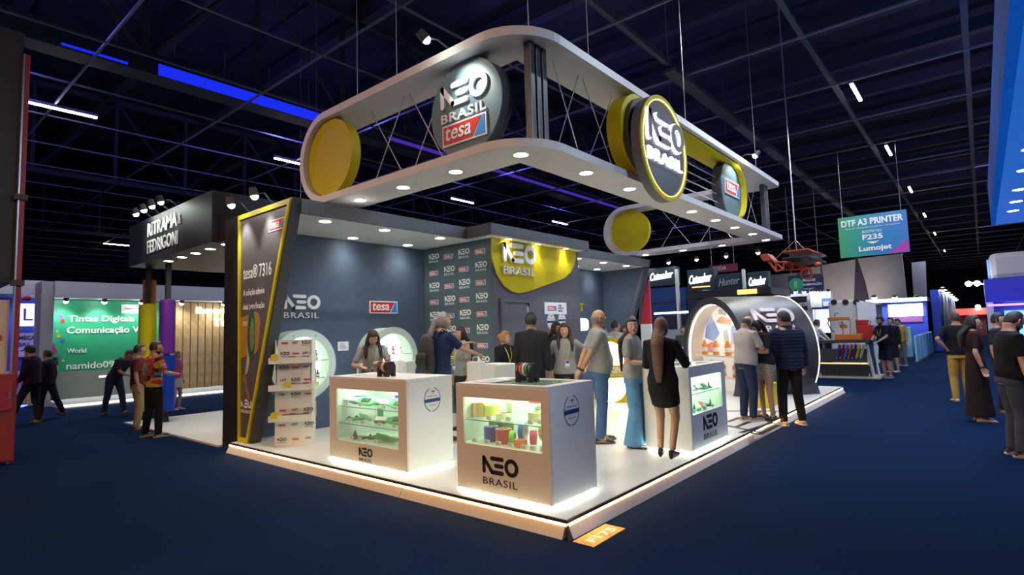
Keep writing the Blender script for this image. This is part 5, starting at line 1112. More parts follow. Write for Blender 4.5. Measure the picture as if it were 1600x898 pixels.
# ---- aisle on the right
p_, h_ = head_at(1268, 498, 16.2, 0)
person('man in a white shirt leaning over the machine table', p_, 95, h_, 'm', 'b', ('short', (.02, .016, .014)), ('shirt', (.60, .60, .60), 'long'), ('trousers', (.30, .26, .20)), lean=12, armL=(.1, -.5, 1.05), armR=(-.1, -.5, 1.05), q=0)
b_, h_ = feet_at(1388, 590, 492, 0)
person('man in a navy tee and shorts leaning on the machine table', b_, -80, h_, 'm', 'b', ('short', (.012, .012, .012)), ('tee', (.008, .010, .020), 'short'), ('shorts', (.010, .014, .03)), shoes=(.10, .08, .06), sole=(.4, .38, .34), beard=True, head=(0, 14), lean=6, armL=(.14, -.36, 1.02), armR=(-.12, -.36, 1.02), belly=.05, q=0, lany=(.6, .55, .1))
b_, h_ = feet_at(1399, 582, 495, 0)
person('person in a black coat behind the man in shorts at the machine table', b_, -75, h_, 'm', 'b', ('short', (.015, .012, .012)), ('blazer', (.010, .010, .013), 'long'), ('shorts', (.010, .010, .014)), q=0, shoes=(.5, .5, .5))
b_, h_ = feet_at(1412, 571, 496, 0)
person('person in a mustard jacket looking at the machine table', b_, -70, h_, 'm', 'b', ('short', (.012, .012, .012)), ('jacket', (.32, .22, .08), 'long'), ('trousers', (.12, .13, .12)), q=0, shoes=(.03, .03, .03), sole=(.5, .5, .5), head=(0, 18), lean=6)
p_ = onz(1436, 541, 0)
person('man in black with folded hands far down the aisle', p_, 5, 1.85, 'm', 'b', ('short', (.012, .012, .012)), ('jacket', (.012, .012, .016), 'long'), ('trousers', (.010, .010, .012)), q=0, armL=(.03, -.22, 1.05), armR=(-.03, -.22, 1.05), shoes=(.3, .3, .3))
b_, h_ = feet_at(1505, 628, 486, 0)
person('man with shaved head in black shirt and mustard trousers, hand on hip', b_, 158, h_, 'm', 'b', ('buzz', (.06, .045, .035)), ('tee', (.010, .010, .013), 'short'), ('trousers', (.42, .27, .06)), armL=(.20, .05, 1.02, .9, .5, 0), armR=(-.22, .02, .90), shoes=(.5, .46, .4), wide=1.05)
b_, h_ = feet_at(1533, 659, 489, 0)
person('woman with glasses in a dark burgundy dress among the group on the right', b_, 62, h_, 'f', 'a', ('long', (.02, .014, .012), .25), ('tee', (.028, .010, .014), 'short'), ('longskirt', (.018, .010, .012)), glasses=True, head=(-6, -4), armR=(-.22, -.04, .88), armL=(.20, -.05, .88), shoes=(.5, .45, .4), watch=(-1,))
b_, h_ = feet_at(1590, 712, 482, 0)
person('man in a black tee and grey jeans with blue lanyard at the right edge', b_, 72, h_, 'm', 'a', ('buzz', (.03, .024, .02)), ('tee', (.010, .010, .012), 'short'), ('jeans', (.055, .06, .085)), shoes=(.02, .02, .02), sole=(.45, .40, .34), head=(16, 24), lean=4, armR=(-.20, -.10, .86), armL=(.2, -.16, .90), belly=.05, wide=1.05, beard=True)
p_, h_ = head_at(1556, 488, 9.0, 0)
person('dark-haired person hidden behind the woman with glasses', p_, 30, h_, 'm', 'b', ('short', (.012, .012, .012)), ('tee', (.02, .02, .03), 'short'), ('trousers', BLK_), q=0)
# ---- aisle on the left
b_, h_ = feet_at(48, 661, 538, 0)
person('walking man with a black cap and dark purple jacket at the left', b_, -82, h_, 'm', 'b', ('cap', (.015, .012, .012)), ('jacket', (.022, .010, .030), 'long'), ('trousers', (.010, .010, .016)), feet=((.08, -.36), (-.08, .10)), lean=4, armL=(.2, -.16, .92), armR=(-.2, -.1, .92), q=0)
b_, h_ = feet_at(72, 654, 546, 0)
person('second walking person half hidden behind the man with the cap', b_, -85, h_, 'm', 'b', ('short', (.015, .012, .012)), ('jacket', (.014, .012, .026), 'long'), ('trousers', (.010, .010, .018)), feet=((.08, -.10), (-.08, .36, .06)), q=0)
b_, h_ = feet_at(238, 682, 532, 0)
PATM = mat('patterned_cloth', (.4, .2, .05), .8)
_nt = PATM.node_tree; _bs = _nt.nodes['Principled BSDF']; _vo = _nt.nodes.new('ShaderNodeTexVoronoi'); _vo.inputs['Scale'].default_value = 11; _tc = _nt.nodes.new('ShaderNodeTexCoord'); _mp = _nt.nodes.new('ShaderNodeMapping'); _mp.inputs['Scale'].default_value = (1, 1, 1.7)
_cr = _nt.nodes.new('ShaderNodeValToRGB'); _cr.color_ramp.interpolation = 'CONSTANT'; _sx = _nt.nodes.new('ShaderNodeSeparateColor')
_cr.color_ramp.elements[0].color = (.45, .02, .02, 1); _cr.color_ramp.elements[1].position = .3; _cr.color_ramp.elements[1].color = (.55, .33, .02, 1)
for _p, _c in ((.52, (.02, .02, .025, 1)), (.66, (.08, .27, .50, 1)), (.80, (.40, .04, .03, 1)), (.92, (.5, .38, .28, 1))): _e = _cr.color_ramp.elements.new(_p); _e.color = _c
_nt.links.new(_tc.outputs['Object'], _mp.inputs['Vector']); _nt.links.new(_mp.outputs['Vector'], _vo.inputs['Vector']); _nt.links.new(_vo.outputs['Color'], _sx.inputs['Color']); _nt.links.new(_sx.outputs['Red'], _cr.inputs['Fac']); _nt.links.new(_cr.outputs['Color'], _bs.inputs['Base Color'])
person('man in a red, yellow and blue patterned shirt by the coloured rolls', b_, 150, h_, 'm', 'b', ('short', (.015, .012, .011)), ('tee', (.4, .2, .05), 'short', PATM), ('trousers', (.012, .012, .015)), shoes=(.02, .02, .02), sole=(.55, .5, .45), beard=True, head=(-40, 4), armL=(.15, -.1, .95), armR=(-.20, -.30, 1.12), feet=((.14, .06), (-.16, -.02)), wide=1.05)
b_, h_ = feet_at(213, 672, 537, 0)
person('person in dark red top and beige trousers behind the patterned shirt', b_, 120, h_, 'm', 'b', ('short', (.03, .02, .015)), ('tee', (.12, .02, .025), 'short'), ('trousers', (.36, .26, .14)), q=0)
b_ = onz(178, 649, 0)
person('person bending forward in a dark vest by the green stand', b_, 75, 1.66, 'm', 'a', ('short', (.20, .12, .06)), ('tee', (.05, .05, .07), 'short'), ('jeans', (.03, .05, .10)), lean=38, feet=((.10, -.2), (-.10, .22)), armL=(.1, -.6, .95), armR=(-.1, -.6, .95), q=0)
b_, h_ = feet_at(275, 641, 546, 0)
person('person in a pink top half hidden behind the blue roll', b_, 80, h_, 'f', 'a', ('short', (.30, .18, .08)), ('tee', (.62, .12, .30), 'short'), ('skirt', (.6, .58, .56)), shoes=(.6, .6, .58), q=0)
b_, h_ = feet_at(43, 636, 548, 0)
person('person in white trousers standing by the blue lit stand at the left', b_, -20, h_, 'm', 'b', ('short', (.05, .03, .02)), ('tee', (.45, .42, .36), 'short'), ('trousers', (.58, .50, .34)), q=0)
b_ = onz(76, 632, 0)
person('dark-haired person seated inside the blue stand at the left', b_, -10, 1.6, 'm', 'b', ('short', (.012, .012, .012)), ('tee', (.02, .02, .04), 'short'), ('trousers', (.02, .02, .03)), q=0)
# ================================================================== NEIGHBOURING STANDS
def ybox(mb, p0, p1, Y, d):
    """box whose front face at y=Y covers the pixel rectangle p0 (top-left) - p1 (bottom-right); depth d backwards"""
    a, b = ony(*p0, Y), ony(*p1, Y); a2, b2 = ony(p0[0], p1[1], Y), ony(p1[0], p0[1], Y)
    x0, x1 = (a.x+a2.x)/2, (b.x+b2.x)/2; z1, z0 = (a.z+b2.z)/2, (b.z+a2.z)/2
    mb.box(x0, x1, Y, Y+d, z0, z1); return x0, x1, z0, z1
def ypart(parent, name, m, p0, p1, Y, d, z=None, **k):
    mb = MB(); r_ = ybox(mb, p0, p1, Y, d)
    if z is not None:
        mb = MB().box(r_[0], r_[1], Y, Y+d, z[0] if z[0] is not None else r_[2], z[1] if z[1] is not None else r_[3])
    mb.build(name, m, parent, **k); return r_
def glow_mat(name, c, e): return mat(name, c, .5, emit=e, ecol=c, noise=.02)
def flood(parent, x, y, z, tgt, watt, col=(1, .97, .92), ang=100, r_=.06):
    h = Vector((x, y, z)); d = (Vector(tgt)-h).normalized()
    MB().cyl(h-d*.10, h, r_, r_*1.2, 12).build('lamp_head', DGREY, parent); MB().sphere(h+d*.015, r_*1.1, 10, 6).build('lamp_bulb', SPOTL, parent)
    if watt: spot('lamp_light', h+d*.12, tgt, watt, col, ang, .8, .06, parent)
# ---- black header stand next door (left)
nb_ = thing('header_stand', 'black stand with tall header box and white lettering left of the booth', 'stand', (-9, .5, 0))
NBK = mat('stand_black', (.022, .022, .026), .5, noise=.1)
MB().box(-11.2, -7.0, .12, 3.4, 3.25, 4.12).build('header_box', NBK, nb_)
MB().box(-7.0, -6.5, .25, 3.4, 3.25, 3.75).build('header_return', NBK, nb_)
text_into(MB(), 'RITRAMA', (-10.05, .12, 3.74), FX, FU, w=1.55, h=.27, d=.012, bold=.012).build('lettering_upper', LOGOW, nb_)
text_into(MB(), '&', (-8.45, .12, 3.76), FX, FU, h=.18, d=.012, w=.14).build('lettering_upper', LOGOW, nb_)
text_into(MB(), 'FEDRIGONI', (-10.05, .12, 3.40), FX, FU, w=1.60, h=.26, d=.012, bold=.008).build('lettering_lower', LOGOW, nb_)
for k, x in enumerate((-10.0, -9.55, -9.1, -8.65)):
    arm_spot((x, .2, 4.12), (x, -.12, 4.2), (x, .12, 3.5), ords[k]+' arm spotlight from the left above the black header lettering', 14, group='header lettering spotlights', ang=75)
for k, x in enumerate((-9.75, -9.05, -8.4, -7.75, -7.1)):
    downlight(x, .40, 3.25, 'downlight under the black header stand, %s from the left' % ords[k], 'black header downlights', .08, 26)
downlight(-9.4, 2.2, 3.25, 'downlight at the back of the black header stand', 'black header downlights', .08, 20)
MB().box(-11.0, -6.5, .05, 6, 0, .03).build('white_floor', mat('stand_floor', (.55, .56, .52), .4), nb_)
MB().box(-10.4, -6.5, 2.0, 2.05, 3.2, 3.24).build('orange_line', glow_mat('line_orange', (1, .30, .03), 1.6), nb_); MB().box(-8.6, -6.5, 2.6, 2.65, 3.2, 3.24).build('blue_line', glow_mat('line_blue', (.05, .5, 1), 1.6), nb_)
for (x, y) in ((-10.2, .55), (-10.95, .42), (-11.3, .55)): MB().box(x-.045, x+.045, y-.045, y+.045, 0, 3.26).build('post', NBK, nb_)
def vroll(x, y, z0, z1, c, label, r_=.17):
    t = thing('vinyl_roll', label, 'vinyl roll', (x, y, z0), 0, 'coloured vinyl rolls'); m = mat('vinyl_%.2f_%.2f_%.2f' % c, c, .3)
    MB().cyl((x, y, z0), (x, y, z1), r_, n=28).build('film', m, t, smooth=True, auto=40); MB().ring((x, y, z0-.02), (0, 0, 1), .05, .035, z1-z0+.04, 16).build('core', mat('core', (.5, .4, .3), .7), t)
vroll(-11.3, .55, 1.55, 3.0, (.72, .20, .02), 'orange vinyl roll on the left post', .125); vroll(-11.3, .55, .55, 1.52, (.45, .03, .04), 'dark red vinyl roll under the orange one', .115)
vroll(-10.95, .42, .95, 2.45, (.70, .62, .01), 'yellow vinyl roll behind the man in the patterned shirt', .165); vroll(-10.95, .42, .22, .9, (.16, .55, .03), 'lime vinyl roll under the yellow one', .16)
vroll(-10.2, .55, 1.40, 2.50, (.16, .03, .33), 'purple vinyl roll on the right post', .135); vroll(-10.2, .55, .25, 1.37, (.01, .05, .42), 'blue vinyl roll under the purple one', .155)
mon = thing('hanging_screen', 'hanging round white banner with green print behind the black header', 'banner', (-11.5, 5, 3.0))
MB().box(-13.2, -11.9, 5.0, 5.1, 2.6, 3.3).build('panel', PAPER, mon, bevel=.05); [MB().cyl((x_, 5.05, 3.25), (x_, 5.05, 12.9), .008, n=4).build('wire', CABLE, mon) for x_ in (-13, -12.1)]; MB().box(-12.9, -12.2, 4.99, 5.0, 2.85, 3.1).build('green_print', mat('print_green', (.05, .35, .08), .5), mon); text_into(MB(), 'D.C', (-12.8, 4.99, 2.9), FX, FU, w=.5, h=.15, d=.01, bold=.03).build('lettering', LOGOW, mon)
# ---- green stand
gs = thing('green_stand', 'green ink stand wall with white lettering and colour drops at the left', 'stand', (-17.5, 2, 0))
GX = -17.6
MB().box(GX-.2, GX, -.05, 2.75, .1, 2.95).build('green_wall', mat('stand_green', (.02, .30, .15), .5, noise=.1, nscale=2), gs)
MB().box(GX-.2, GX+.004, .0, 2.72, .1, .9).build('grey_base', mat('stand_grey', (.20, .22, .21), .6), gs)
MB().box(GX-.2, GX+.8, -.05, 2.78, 2.97, 3.42).build('header', mat('stand_lilac', (.40, .40, .46), .5), gs)
MB().box(GX-.2, GX+.6, -.30, -.02, .0, 3.42).build('side_pillar', mat('stand_grey2', (.30, .32, .36), .6), gs)
MB().box(GX, -15.9, -.02, 2.75, 0, .12).build('stage', mat('stage_pale', (.50, .50, .48), .5), gs); MB().box(-15.9, -15.88, -.02, 2.75, .04, .08).build('stage_led', glow_mat('stage_led', (1, .93, .75), 4), gs)
tg = MB(); text_into(tg, 'Tintas Digitais para', (GX, .42, 2.27), RX, UZ, w=2.25, h=.24, d=.02, bold=.012); tg.build('lettering_upper', LOGOW, gs); tg = MB(); text_into(tg, 'Comunica\u00e7\u00e3o Visual', (GX, .40, 1.94), RX, UZ, w=2.28, h=.24, d=.02, bold=.012); tg.build('lettering', LOGOW, gs)
tg = MB(); text_into(tg, 'namido09', (GX, .42, .95), RX, UZ, w=1.15, h=.2, d=.02, bold=.008); tg.build('lettering_lower', LOGOW, gs); tg = MB(); text_into(tg, 'World', (GX, .42, 1.42), RX, UZ, w=.45, h=.13, d=.02); tg.build('lettering_small', LOGOW, gs)
lb = MB().box(GX, GX+.02, 1.72, 2.4, 2.58, 2.85).build('logo_plate', LOGOW, gs); text_into(MB(), 'Digital Service', (GX+.02, 1.8, 2.68), RX, UZ, w=.5, h=.08, d=.004).build('plate_text', LOGOD, lb)
MB().box(GX, GX+.02, 1.2, 1.75, .66, .72).build('price_strip', glow_mat('strip_peach', (1, .75, .65), .8), gs)
dc = [(.55, .35, .02), (.03, .12, .5), (.25, .05, .35), (.4, .03, .06), (.02, .25, .5), (.5, .42, .03)]
for k in range(12):
    y = .06+.08*((k*5) % 4)+.02*(k % 3); z = 2.75-.14*k; s = .03+.008*(k % 5)
    MB().extr([(s*math.cos(t)*(1 if math.sin(t) < 0 else 1-math.sin(t)**2*.8), s*1.1*math.sin(t)*(1.6 if math.sin(t) > 0 else 1)) for t in [2*math.pi*j/16 for j in range(16)]], (GX, y, z), RX, UZ, .01).build('ink_drop', mat('drop_%d' % (k % 6), dc[k % 6], .4), gs)
for y in (.25, 1.15, 2.1): flood(gs, GX+.55, y, 2.9, (GX, y, 1.9), 36, (.85, 1, .9), 110)
# ---- wood slat stand
ws = thing('slat_stand', 'pale wood slat stand wall with glowing letters behind the rolls', 'stand', (-17.5, 6, 0))
MB().box(GX, -15.9, 2.78, 9.5, 0, .12).build('stage', mat('stage_pale', (.50, .50, .48), .5), ws); MB().box(-15.9, -15.88, 2.78, 9.5, .04, .08).build('stage_led', glow_mat('stage_led', (1, .93, .75), 4), ws)
WOOD = mat('slat_wood', (.40, .27, .13), .55, noise=.2, nscale=6); MB().box(GX-.2, GX-.05, 2.75, 9.5, .12, 2.95).build('back_board', mat('slat_gap', (.16, .10, .05), .6), ws)
sl0 = MB().box(-.05, 0, -.1, .1, 0, 2.83).build('slat', WOOD, ws); n_ = 0
base_inv = root_matrix(ws).inverted()
for k in range(29):
    o_ = sl0 if k == 0 else copy_part(sl0, ws); o_.location = Vector((GX, 2.88+.232*k, .12))
MB().box(GX-.2, GX+.8, 2.78, 9.5, 2.97, 3.42).build('header', mat('stand_lilac', (.40, .40, .46), .5), ws)
tg = MB(); text_into(tg, 'Experi\u00eancia', (GX+.01, 3.85, 2.52), RX, UZ, w=1.7, h=.28, d=.04, bold=.01); tg.build('glowing_lettering', glow_mat('letters_glow', (1, .93, .82), 3), ws); tg = MB(); text_into(tg, 'Total', (GX+.01, 4.4, 2.15), RX, UZ, w=.9, h=.26, d=.04, bold=.02); tg.build('glowing_lettering', glow_mat('letters_glow', (1, .93, .82), 3), ws)
flood(ws, GX+.6, 3.2, 2.9, (GX, 3.2, 2.0), 40, (1, .95, .85), 120); flood(ws, GX+.6, 4.5, 2.9, (GX, 4.5, 2.0), 40, (1, .95, .85), 120)
# ---- blue lit stand at far left
bs = thing('blue_stand', 'blue lit stand with white sign at the far left', 'stand', (-19.5, -1, 0)); BX = -19.2
BLW = mat('stand_royal', (.03, .06, .45), .5)
MB().box(BX-.2, BX, -3, .8, .1, 3.3).build('blue_wall', BLW, bs); MB().box(BX-.2, BX+1.4, -3, -.1, 3.1, 3.5).build('header', mat('stand_lilac', (.40, .40, .46), .5), bs)
MB().box(BX+.3, BX+.4, -.50, .45, 2.25, 2.9).build('sign_box', glow_mat('sign_white', (.8, .85, 1), 1.1), bs); text_into(MB(), 'Live', (BX+.4, -.38, 2.40), RX, UZ, w=.78, h=.36, d=.02, bold=.01).build('sign_text', mat('sign_purple', (.05, .03, .16), .5), bs)
MB().box(BX, BX+.05, -.45, .05, 1.35, 2.05).build('poster', mat('poster_lilac', (.45, .42, .75), .5), bs); tg = MB(); text_into(tg, 'MECA', (BX+.05, -.41, 1.85), RX, UZ, w=.38, h=.12, d=.01, bold=.02); tg.build('poster_text', mat('sign_purple', (.05, .03, .16), .5), bs); tg = MB(); text_into(tg, 'BRIL', (BX+.05, -.41, 1.65), RX, UZ, w=.3, h=.12, d=.01, bold=.02); tg.build('poster_text', mat('sign_purple', (.05, .03, .16), .5), bs)
MB().box(BX+.0, BX+1.8, -3, .2, 0, .1).build('stage', BLW, bs); MB().box(BX+1.8, BX+1.82, -3, .2, .03, .07).build('stage_led', glow_mat('led_blue', (.05, .15, 1), 6), bs)
spot('stand_light', (BX+1.0, -.5, 3.0), (BX+.3, -.5, .5), 60, (.25, .35, 1), 120, .8, .1, bs)
MB().box(BX+.1, BX+.6, -.9, -.4, .1, .95).build('desk', mat('desk_lilac', (.35, .3, .6), .5), bs)
# ---- dark sign tower and red pole at the left edge
bt_ = thing('sign_tower', 'tall black sign tower with white and green letters at the left edge', 'sign', (-8.4, -2.6, 0))
MB().box(-11.0, -8.05, -3.2, -2.16, 2.55, 6.3).build('black_box', NBK, bt_); MB().box(-10.6, -10.5, -2.8, -2.7, 0, 2.55).build('post', DGREY, bt_)
text_into(MB(), 'G', (-9.0, -3.2, 4.3), FX, FU, w=.7, h=.9, d=.02, bold=.02).build('white_letter', LOGOW, bt_); MB().box(-9.0, -8.2, -3.22, -3.2, 3.6, 4.1).build('green_letter', mat('letter_green', (.03, .25, .06), .5), bt_)
rp_ = thing('red_pole', 'tall red pole with grey edge beside the black sign tower', 'pole', (-8.0, -2.1, 0)); MB().box(-8.04, -7.96, -2.15, -2.09, 0, 5.95).build('red_tube', mat('pole_red', (.30, .02, .03), .4), rp_); MB().box(-8.02, -7.95, -2.17, -2.15, 0, 5.95).build('grey_edge', CHROME, rp_)
for z in (2.5, 3.75): MB().box(-8.06, -7.92, -2.2, -2.06, z, z+.08).build('clamp', DGREY, rp_)
MB().sphere((-7.95, -2.02, 2.32), (.05, .05, .035), 10, 6).build('camera_dome', mat('pole_red', (.30, .02, .03), .4), rp_)
wk = thing('white_kiosk', 'white kiosk panel with a red cross at the lower left edge', 'kiosk', (-8.3, -2.4, 0)); MB().box(-8.9, -8.1, -2.5, -2.19, 1.25, 2.3).build('panel', mat('kiosk_cream', (.6, .52, .42), .5), wk)
MB().box(-8.1, -8.09, -2.42, -2.26, 1.72, 1.80).build('red_cross', TRED, wk); MB().box(-8.1, -8.09, -2.37, -2.31, 1.64, 1.88).build('red_cross', TRED, wk); MB().box(-8.85, -8.15, -2.5, -2.19, 0, 1.25).build('base', mat('kiosk_red', (.25, .015, .015), .5), wk)
rf = thing('red_cabinet', 'dark red hose cabinet at the lower left edge', 'cabinet', (-8.0, -2.3, 0)); MB().box(-8.05, -7.85, -2.45, -2.12, .05, 1.25).build('body', mat('kiosk_red', (.25, .015, .015), .5), rf, bevel=.01); MB().box(-7.85, -7.80, -2.4, -2.16, .75, 1.15).build('door', mat('pole_red', (.30, .02, .03), .4), rf, bevel=.01); MB().box(-7.80, -7.785, -2.2, -2.18, .9, 1.0).build('handle', CHROME, rf)

# ================================================================== RIGHT-HAND BACKGROUND
# ---- black stand with script letter boxes
cs = thing('letterbox_stand', 'black stand with glowing script letter boxes behind the arch', 'stand', (-6, 17, 0)); CY = 17.0
TEALK = mat('box_teal_black', (.018, .040, .048), .4); CGL = glow_mat('script_glow', (1, .98, .95), 2.2)
for k, (p0, p1, s) in enumerate((((1013, 418), (1056, 446), 'Cutmaker'), ((1074, 420), (1116, 453), 'Cutmaker'), ((1120, 427), (1160, 455), 'Hunter'), ((1168, 424), (1200, 456), 'Cutmaker'))):
    r_ = ypart(cs, 'letter_box', TEALK, p0, p1, CY, .4); w = (r_[1]-r_[0])*.84; lit = s != 'Hunter'
    text_into(MB(), s, (r_[0]+(r_[1]-r_[0])*.07, CY, r_[2]+(r_[3]-r_[2])*.3), (1, 0, .08), UZ, w=w, h=(r_[3]-r_[2])*.42, d=.03, bold=.008, shear=.35).build('script_lettering', CGL if lit else mat('script_grey', (.35, .4, .42), .5), cs)
    if k in (1, 3): MB().box(r_[0]+w*.2, r_[0]+w*1.0, CY-.02, CY, r_[2]+.10, r_[2]+.14).build('underline', glow_mat('underline_orange', (1, .35, .05), 2), cs)
for px in (1058, 1163): 
    r_ = ypart(cs, 'white_column', mat('column_white', (.7, .72, .76), .4), (px-2, 420), (px+2, 500), CY-.1, .14, (0, None))
DBLU = mat('panel_deepblue', (.02, .06, .22), .25); 
for p0, p1 in (((1015, 449), (1056, 472)), ((1015, 475), (1056, 494)), ((1062, 449), (1072, 492))): ypart(cs, 'blue_panel', DBLU, p0, p1, CY+.05, .1)
ypart(cs, 'canopy', NBK, (1072, 453), (1205, 463), CY-.5, 2.5); ypart(cs, 'back_wall', mat('stand_navy', (.03, .04, .07), .5), (1013, 446), (1205, 520), CY+2.2, .1, (0, None))
ypart(cs, 'orange_screen', glow_mat('screen_orange', (1, .45, .08), 2.5), (1152, 452), (1182, 459), CY-.55, .05)
for k in range(5): flood(cs, -7.6+1.1*k, CY-.35, 4.15, (-7.6+1.1*k, CY+.0, 3.2), 0)
spot('stand_light', (-5.5, CY+.5, 3.0), (-5.5, CY+1.5, .5), 150, (.8, .9, 1), 140, .8, .1, cs)
MB().box(-8.6, -4.2, CY-.3, CY+2.3, 0, .1).build('stage', mat('stage_pale', (.50, .50, .48), .5), cs)
ypart(cs, 'counter_white', WHITE, (1020, 515), (1072, 560), CY-1, .6, (0, None)); ypart(cs, 'counter_light', glow_mat('counter_glow', (1, .9, .75), 2), (1022, 487), (1074, 490), CY-.9, .1)
rw = thing('red_wall_panel', 'red slanted wall panel behind the right nook', 'panel', (-5.2, 12.2, 0)); a = [ony(x, y, 12.0) for x, y in ((1001, 512), (1017, 512), (1013, 437), (1007, 455))]
MB().extr([(q.x, q.z if i > 1 else 1.75) for i, q in enumerate(a)], (0, 12.1, 0), FX, FU, .1).build('red_sheet', mat('wall_red', (.60, .04, .07), .5), rw); MB().box(a[0].x, a[1].x, 12.0, 12.1, 0, 1.75).build('white_base', WHITE, rw)
MB().extr([(a[0].x-.05, 1.75), (a[0].x, 1.75), (a[2].x, a[2].z+.5), (a[3].x-.12, a[3].z+.6)], (0, 12.1, 0), FX, FU, .12).build('dark_edge', GREYV, rw)
hs_ = thing('hanging_banner', 'small dark red hanging banner above the letter boxes', 'banner', (-5, 22, 4.5)); r_ = ypart(hs_, 'banner_sheet', mat('banner_red', (.30, .03, .06), .5), (1108, 413), (1152, 425), 22, .05); text_into(MB(), 'CODA', (r_[0]+.15, 22, r_[2]+.1), FX, FU, w=(r_[1]-r_[0])*.5, h=(r_[3]-r_[2])*.5, d=.02).build('lettering', LOGOW, hs_)
for f_ in (.1, .9): MB().cyl((r_[0]+(r_[1]-r_[0])*f_, 22, r_[3]), (r_[0]+(r_[1]-r_[0])*f_, 22, 13.05), .006, n=4).build('wire', CABLE, hs_)
# ---- orange model aeroplane
op = thing('model_aeroplane', 'orange truss model aeroplane hanging on chains', 'model', (-2, 15, 3.6)); OM = mat('plane_orange', (.62, .10, .03), .45); OY = 15.0
def oz(x, y, dy=0): return ony(x, y, OY+dy)
def bar(a, b, r_=.035, n='truss_bar', m=OM): MB().tube([a, b], r_, 6).build(n, m, op)
for dy in (-.18, .18):
    nd = [oz(1212, 410, dy), oz(1225, 409, dy), oz(1238, 411, dy), oz(1252, 414, dy), oz(1266, 413, dy)]; lo = [oz(1213, 424, dy), oz(1224, 421, dy), oz(1240, 421, dy), oz(1255, 420, dy), oz(1268, 421, dy)]
    for i in range(4): bar(nd[i], nd[i+1]); bar(lo[i], lo[i+1]); bar(nd[i], lo[i+1], .03); bar(lo[i], nd[i], .03)
    bar(nd[0], oz(1196, 399, dy)); bar(lo[0], oz(1198, 405, dy)); bar(oz(1196, 399, dy), oz(1213, 424, dy), .03)
a = [oz(1190, 399), oz(1203, 397), oz(1212, 407), oz(1197, 409)]; MB().extr([(q.x, q.z) for q in a], (0, OY+.3, 0), FX, FU, .6).build('tail_plane', OM, op)
for (px, py, w) in ((1258, 397, 1.2), (1258, 407, 1.2)): c = oz(px, py); MB().box(c.x-.35, c.x+.35, OY-w, OY+w, c.z-.02, c.z+.03).build('wing', OM if py < 400 else DGREY, op, bevel=.01)
for dy in (-.7, .7):
    for px in (1249, 1266): bar(oz(px, 397, dy), oz(px, 408, dy), .015, 'wing_strut', DGREY)
for dy in (-.2, .2): c = oz(1260, 428, dy); MB().ring(c-Vector((0, .04, 0)), (0, 1, 0), .17, .12, .08, 20).build('wheel', OM, op); MB().cyl(c-Vector((0, .05, 0)), c+Vector((0, .05, 0)), .04, n=10).build('wheel_hub', OM, op); bar(c, oz(1258, 420, dy), .02)
c = oz(1273, 413); MB().cyl(c, c+Vector((.18, 0, 0)), .10, .05, 14).build('nose', OM, op); MB().box(c.x+.15, c.x+.19, OY-.04, OY+.04, c.z-.35, c.z+.35).build('propeller', DGREY, op)
top_ = oz(1243, 375)
for px, py in ((1213, 403), (1245, 396), (1270, 402)): bar(top_, oz(px, py), .008, 'chain', CABLE)
bar(top_, Vector((top_.x, top_.y, 12)), .02, 'chain', CABLE)
# ---- hanging signs
dt = thing('hanging_sign', 'green and blue hanging sign announcing a printer booth above the aisle', 'sign', (-.2, 20, 4)); 
GRAD = mat('sign_gradient', (.05, .4, .4), .45)
_nt = GRAD.node_tree; _bs = _nt.nodes['Principled BSDF']; _tc = _nt.nodes.new('ShaderNodeTexCoord'); _sp = _nt.nodes.new('ShaderNodeSeparateXYZ'); _cr = _nt.nodes.new('ShaderNodeValToRGB'); _ad = _nt.nodes.new('ShaderNodeMath'); _ad.operation = 'MULTIPLY_ADD'; _ad.inputs[1].default_value = .4; _ad.inputs[2].default_value = .5
_nt.links.new(_tc.outputs['Object'], _sp.inputs[0]); _nt.links.new(_sp.outputs['X'], _ad.inputs[0]); _nt.links.new(_ad.outputs[0], _cr.inputs['Fac']); _nt.links.new(_cr.outputs['Color'], _bs.inputs['Base Color'])
_cr.color_ramp.elements[0].color = (.07, .36, .10, 1); _cr.color_ramp.elements[1].color = (.02, .16, .50, 1)
for _p, _c in ((.30, (.02, .30, .24, 1)), (.55, (.01, .20, .42, 1))): _e = _cr.color_ramp.elements.new(_p); _e.color = _c
r_ = (-1.255, .86, 4.0, 5.5); MB().box(r_[0], r_[1], 20, 20.05, r_[2], r_[3]).build('sign_sheet', GRAD, dt)
MB().extr([(.2, 4.02), (.84, 4.02), (.84, 4.45), (.65, 4.35), (.45, 4.15)], (0, 20, 0), FX, FU, .01).build('magenta_sweep', mat('sweep_magenta', (.45, .04, .35), .5), dt)
tg = MB(); text_into(tg, 'DTF A3 PRINTER', (-.2, 20, 5.13), FX, FU, w=1.9, h=.24, d=.02, bold=.03, align='c'); tg.build('headline', LOGOW, dt); tg = MB(); text_into(tg, 'Revenda oficial das melhores impressoras', (-.2, 20, 5.0), FX, FU, w=1.7, h=.06, d=.02, align='c'); tg.build('small_line', LOGOW, dt); tg = MB(); text_into(tg, 'BOOTH NO.', (-.2, 20, 4.83), FX, FU, w=.62, h=.09, d=.02, align='c'); tg.build('booth_words', LOGOW, dt); tg = MB(); text_into(tg, 'F235', (-.2, 20, 4.58), FX, FU, w=.62, h=.19, d=.02, bold=.03, align='c'); tg.build('booth_number', LOGOW, dt); tg = MB(); text_into(tg, 'Lumojet', (-.15, 20, 4.12), FX, FU, w=1.0, h=.24, d=.02, bold=.03, align='c'); tg.build('lettering', LOGOW, dt)
MB().extr([(-.4, 4.5), (0, 4.5), (-.2, 4.41)], (0, 20, 0), FX, FU, .02).build('arrow', LOGOW, dt)
for x in (-1.1, .7): MB().cyl((x, 20.02, 5.5), (x, 20.02, 8), .008, n=4).build('wire', CABLE, dt)
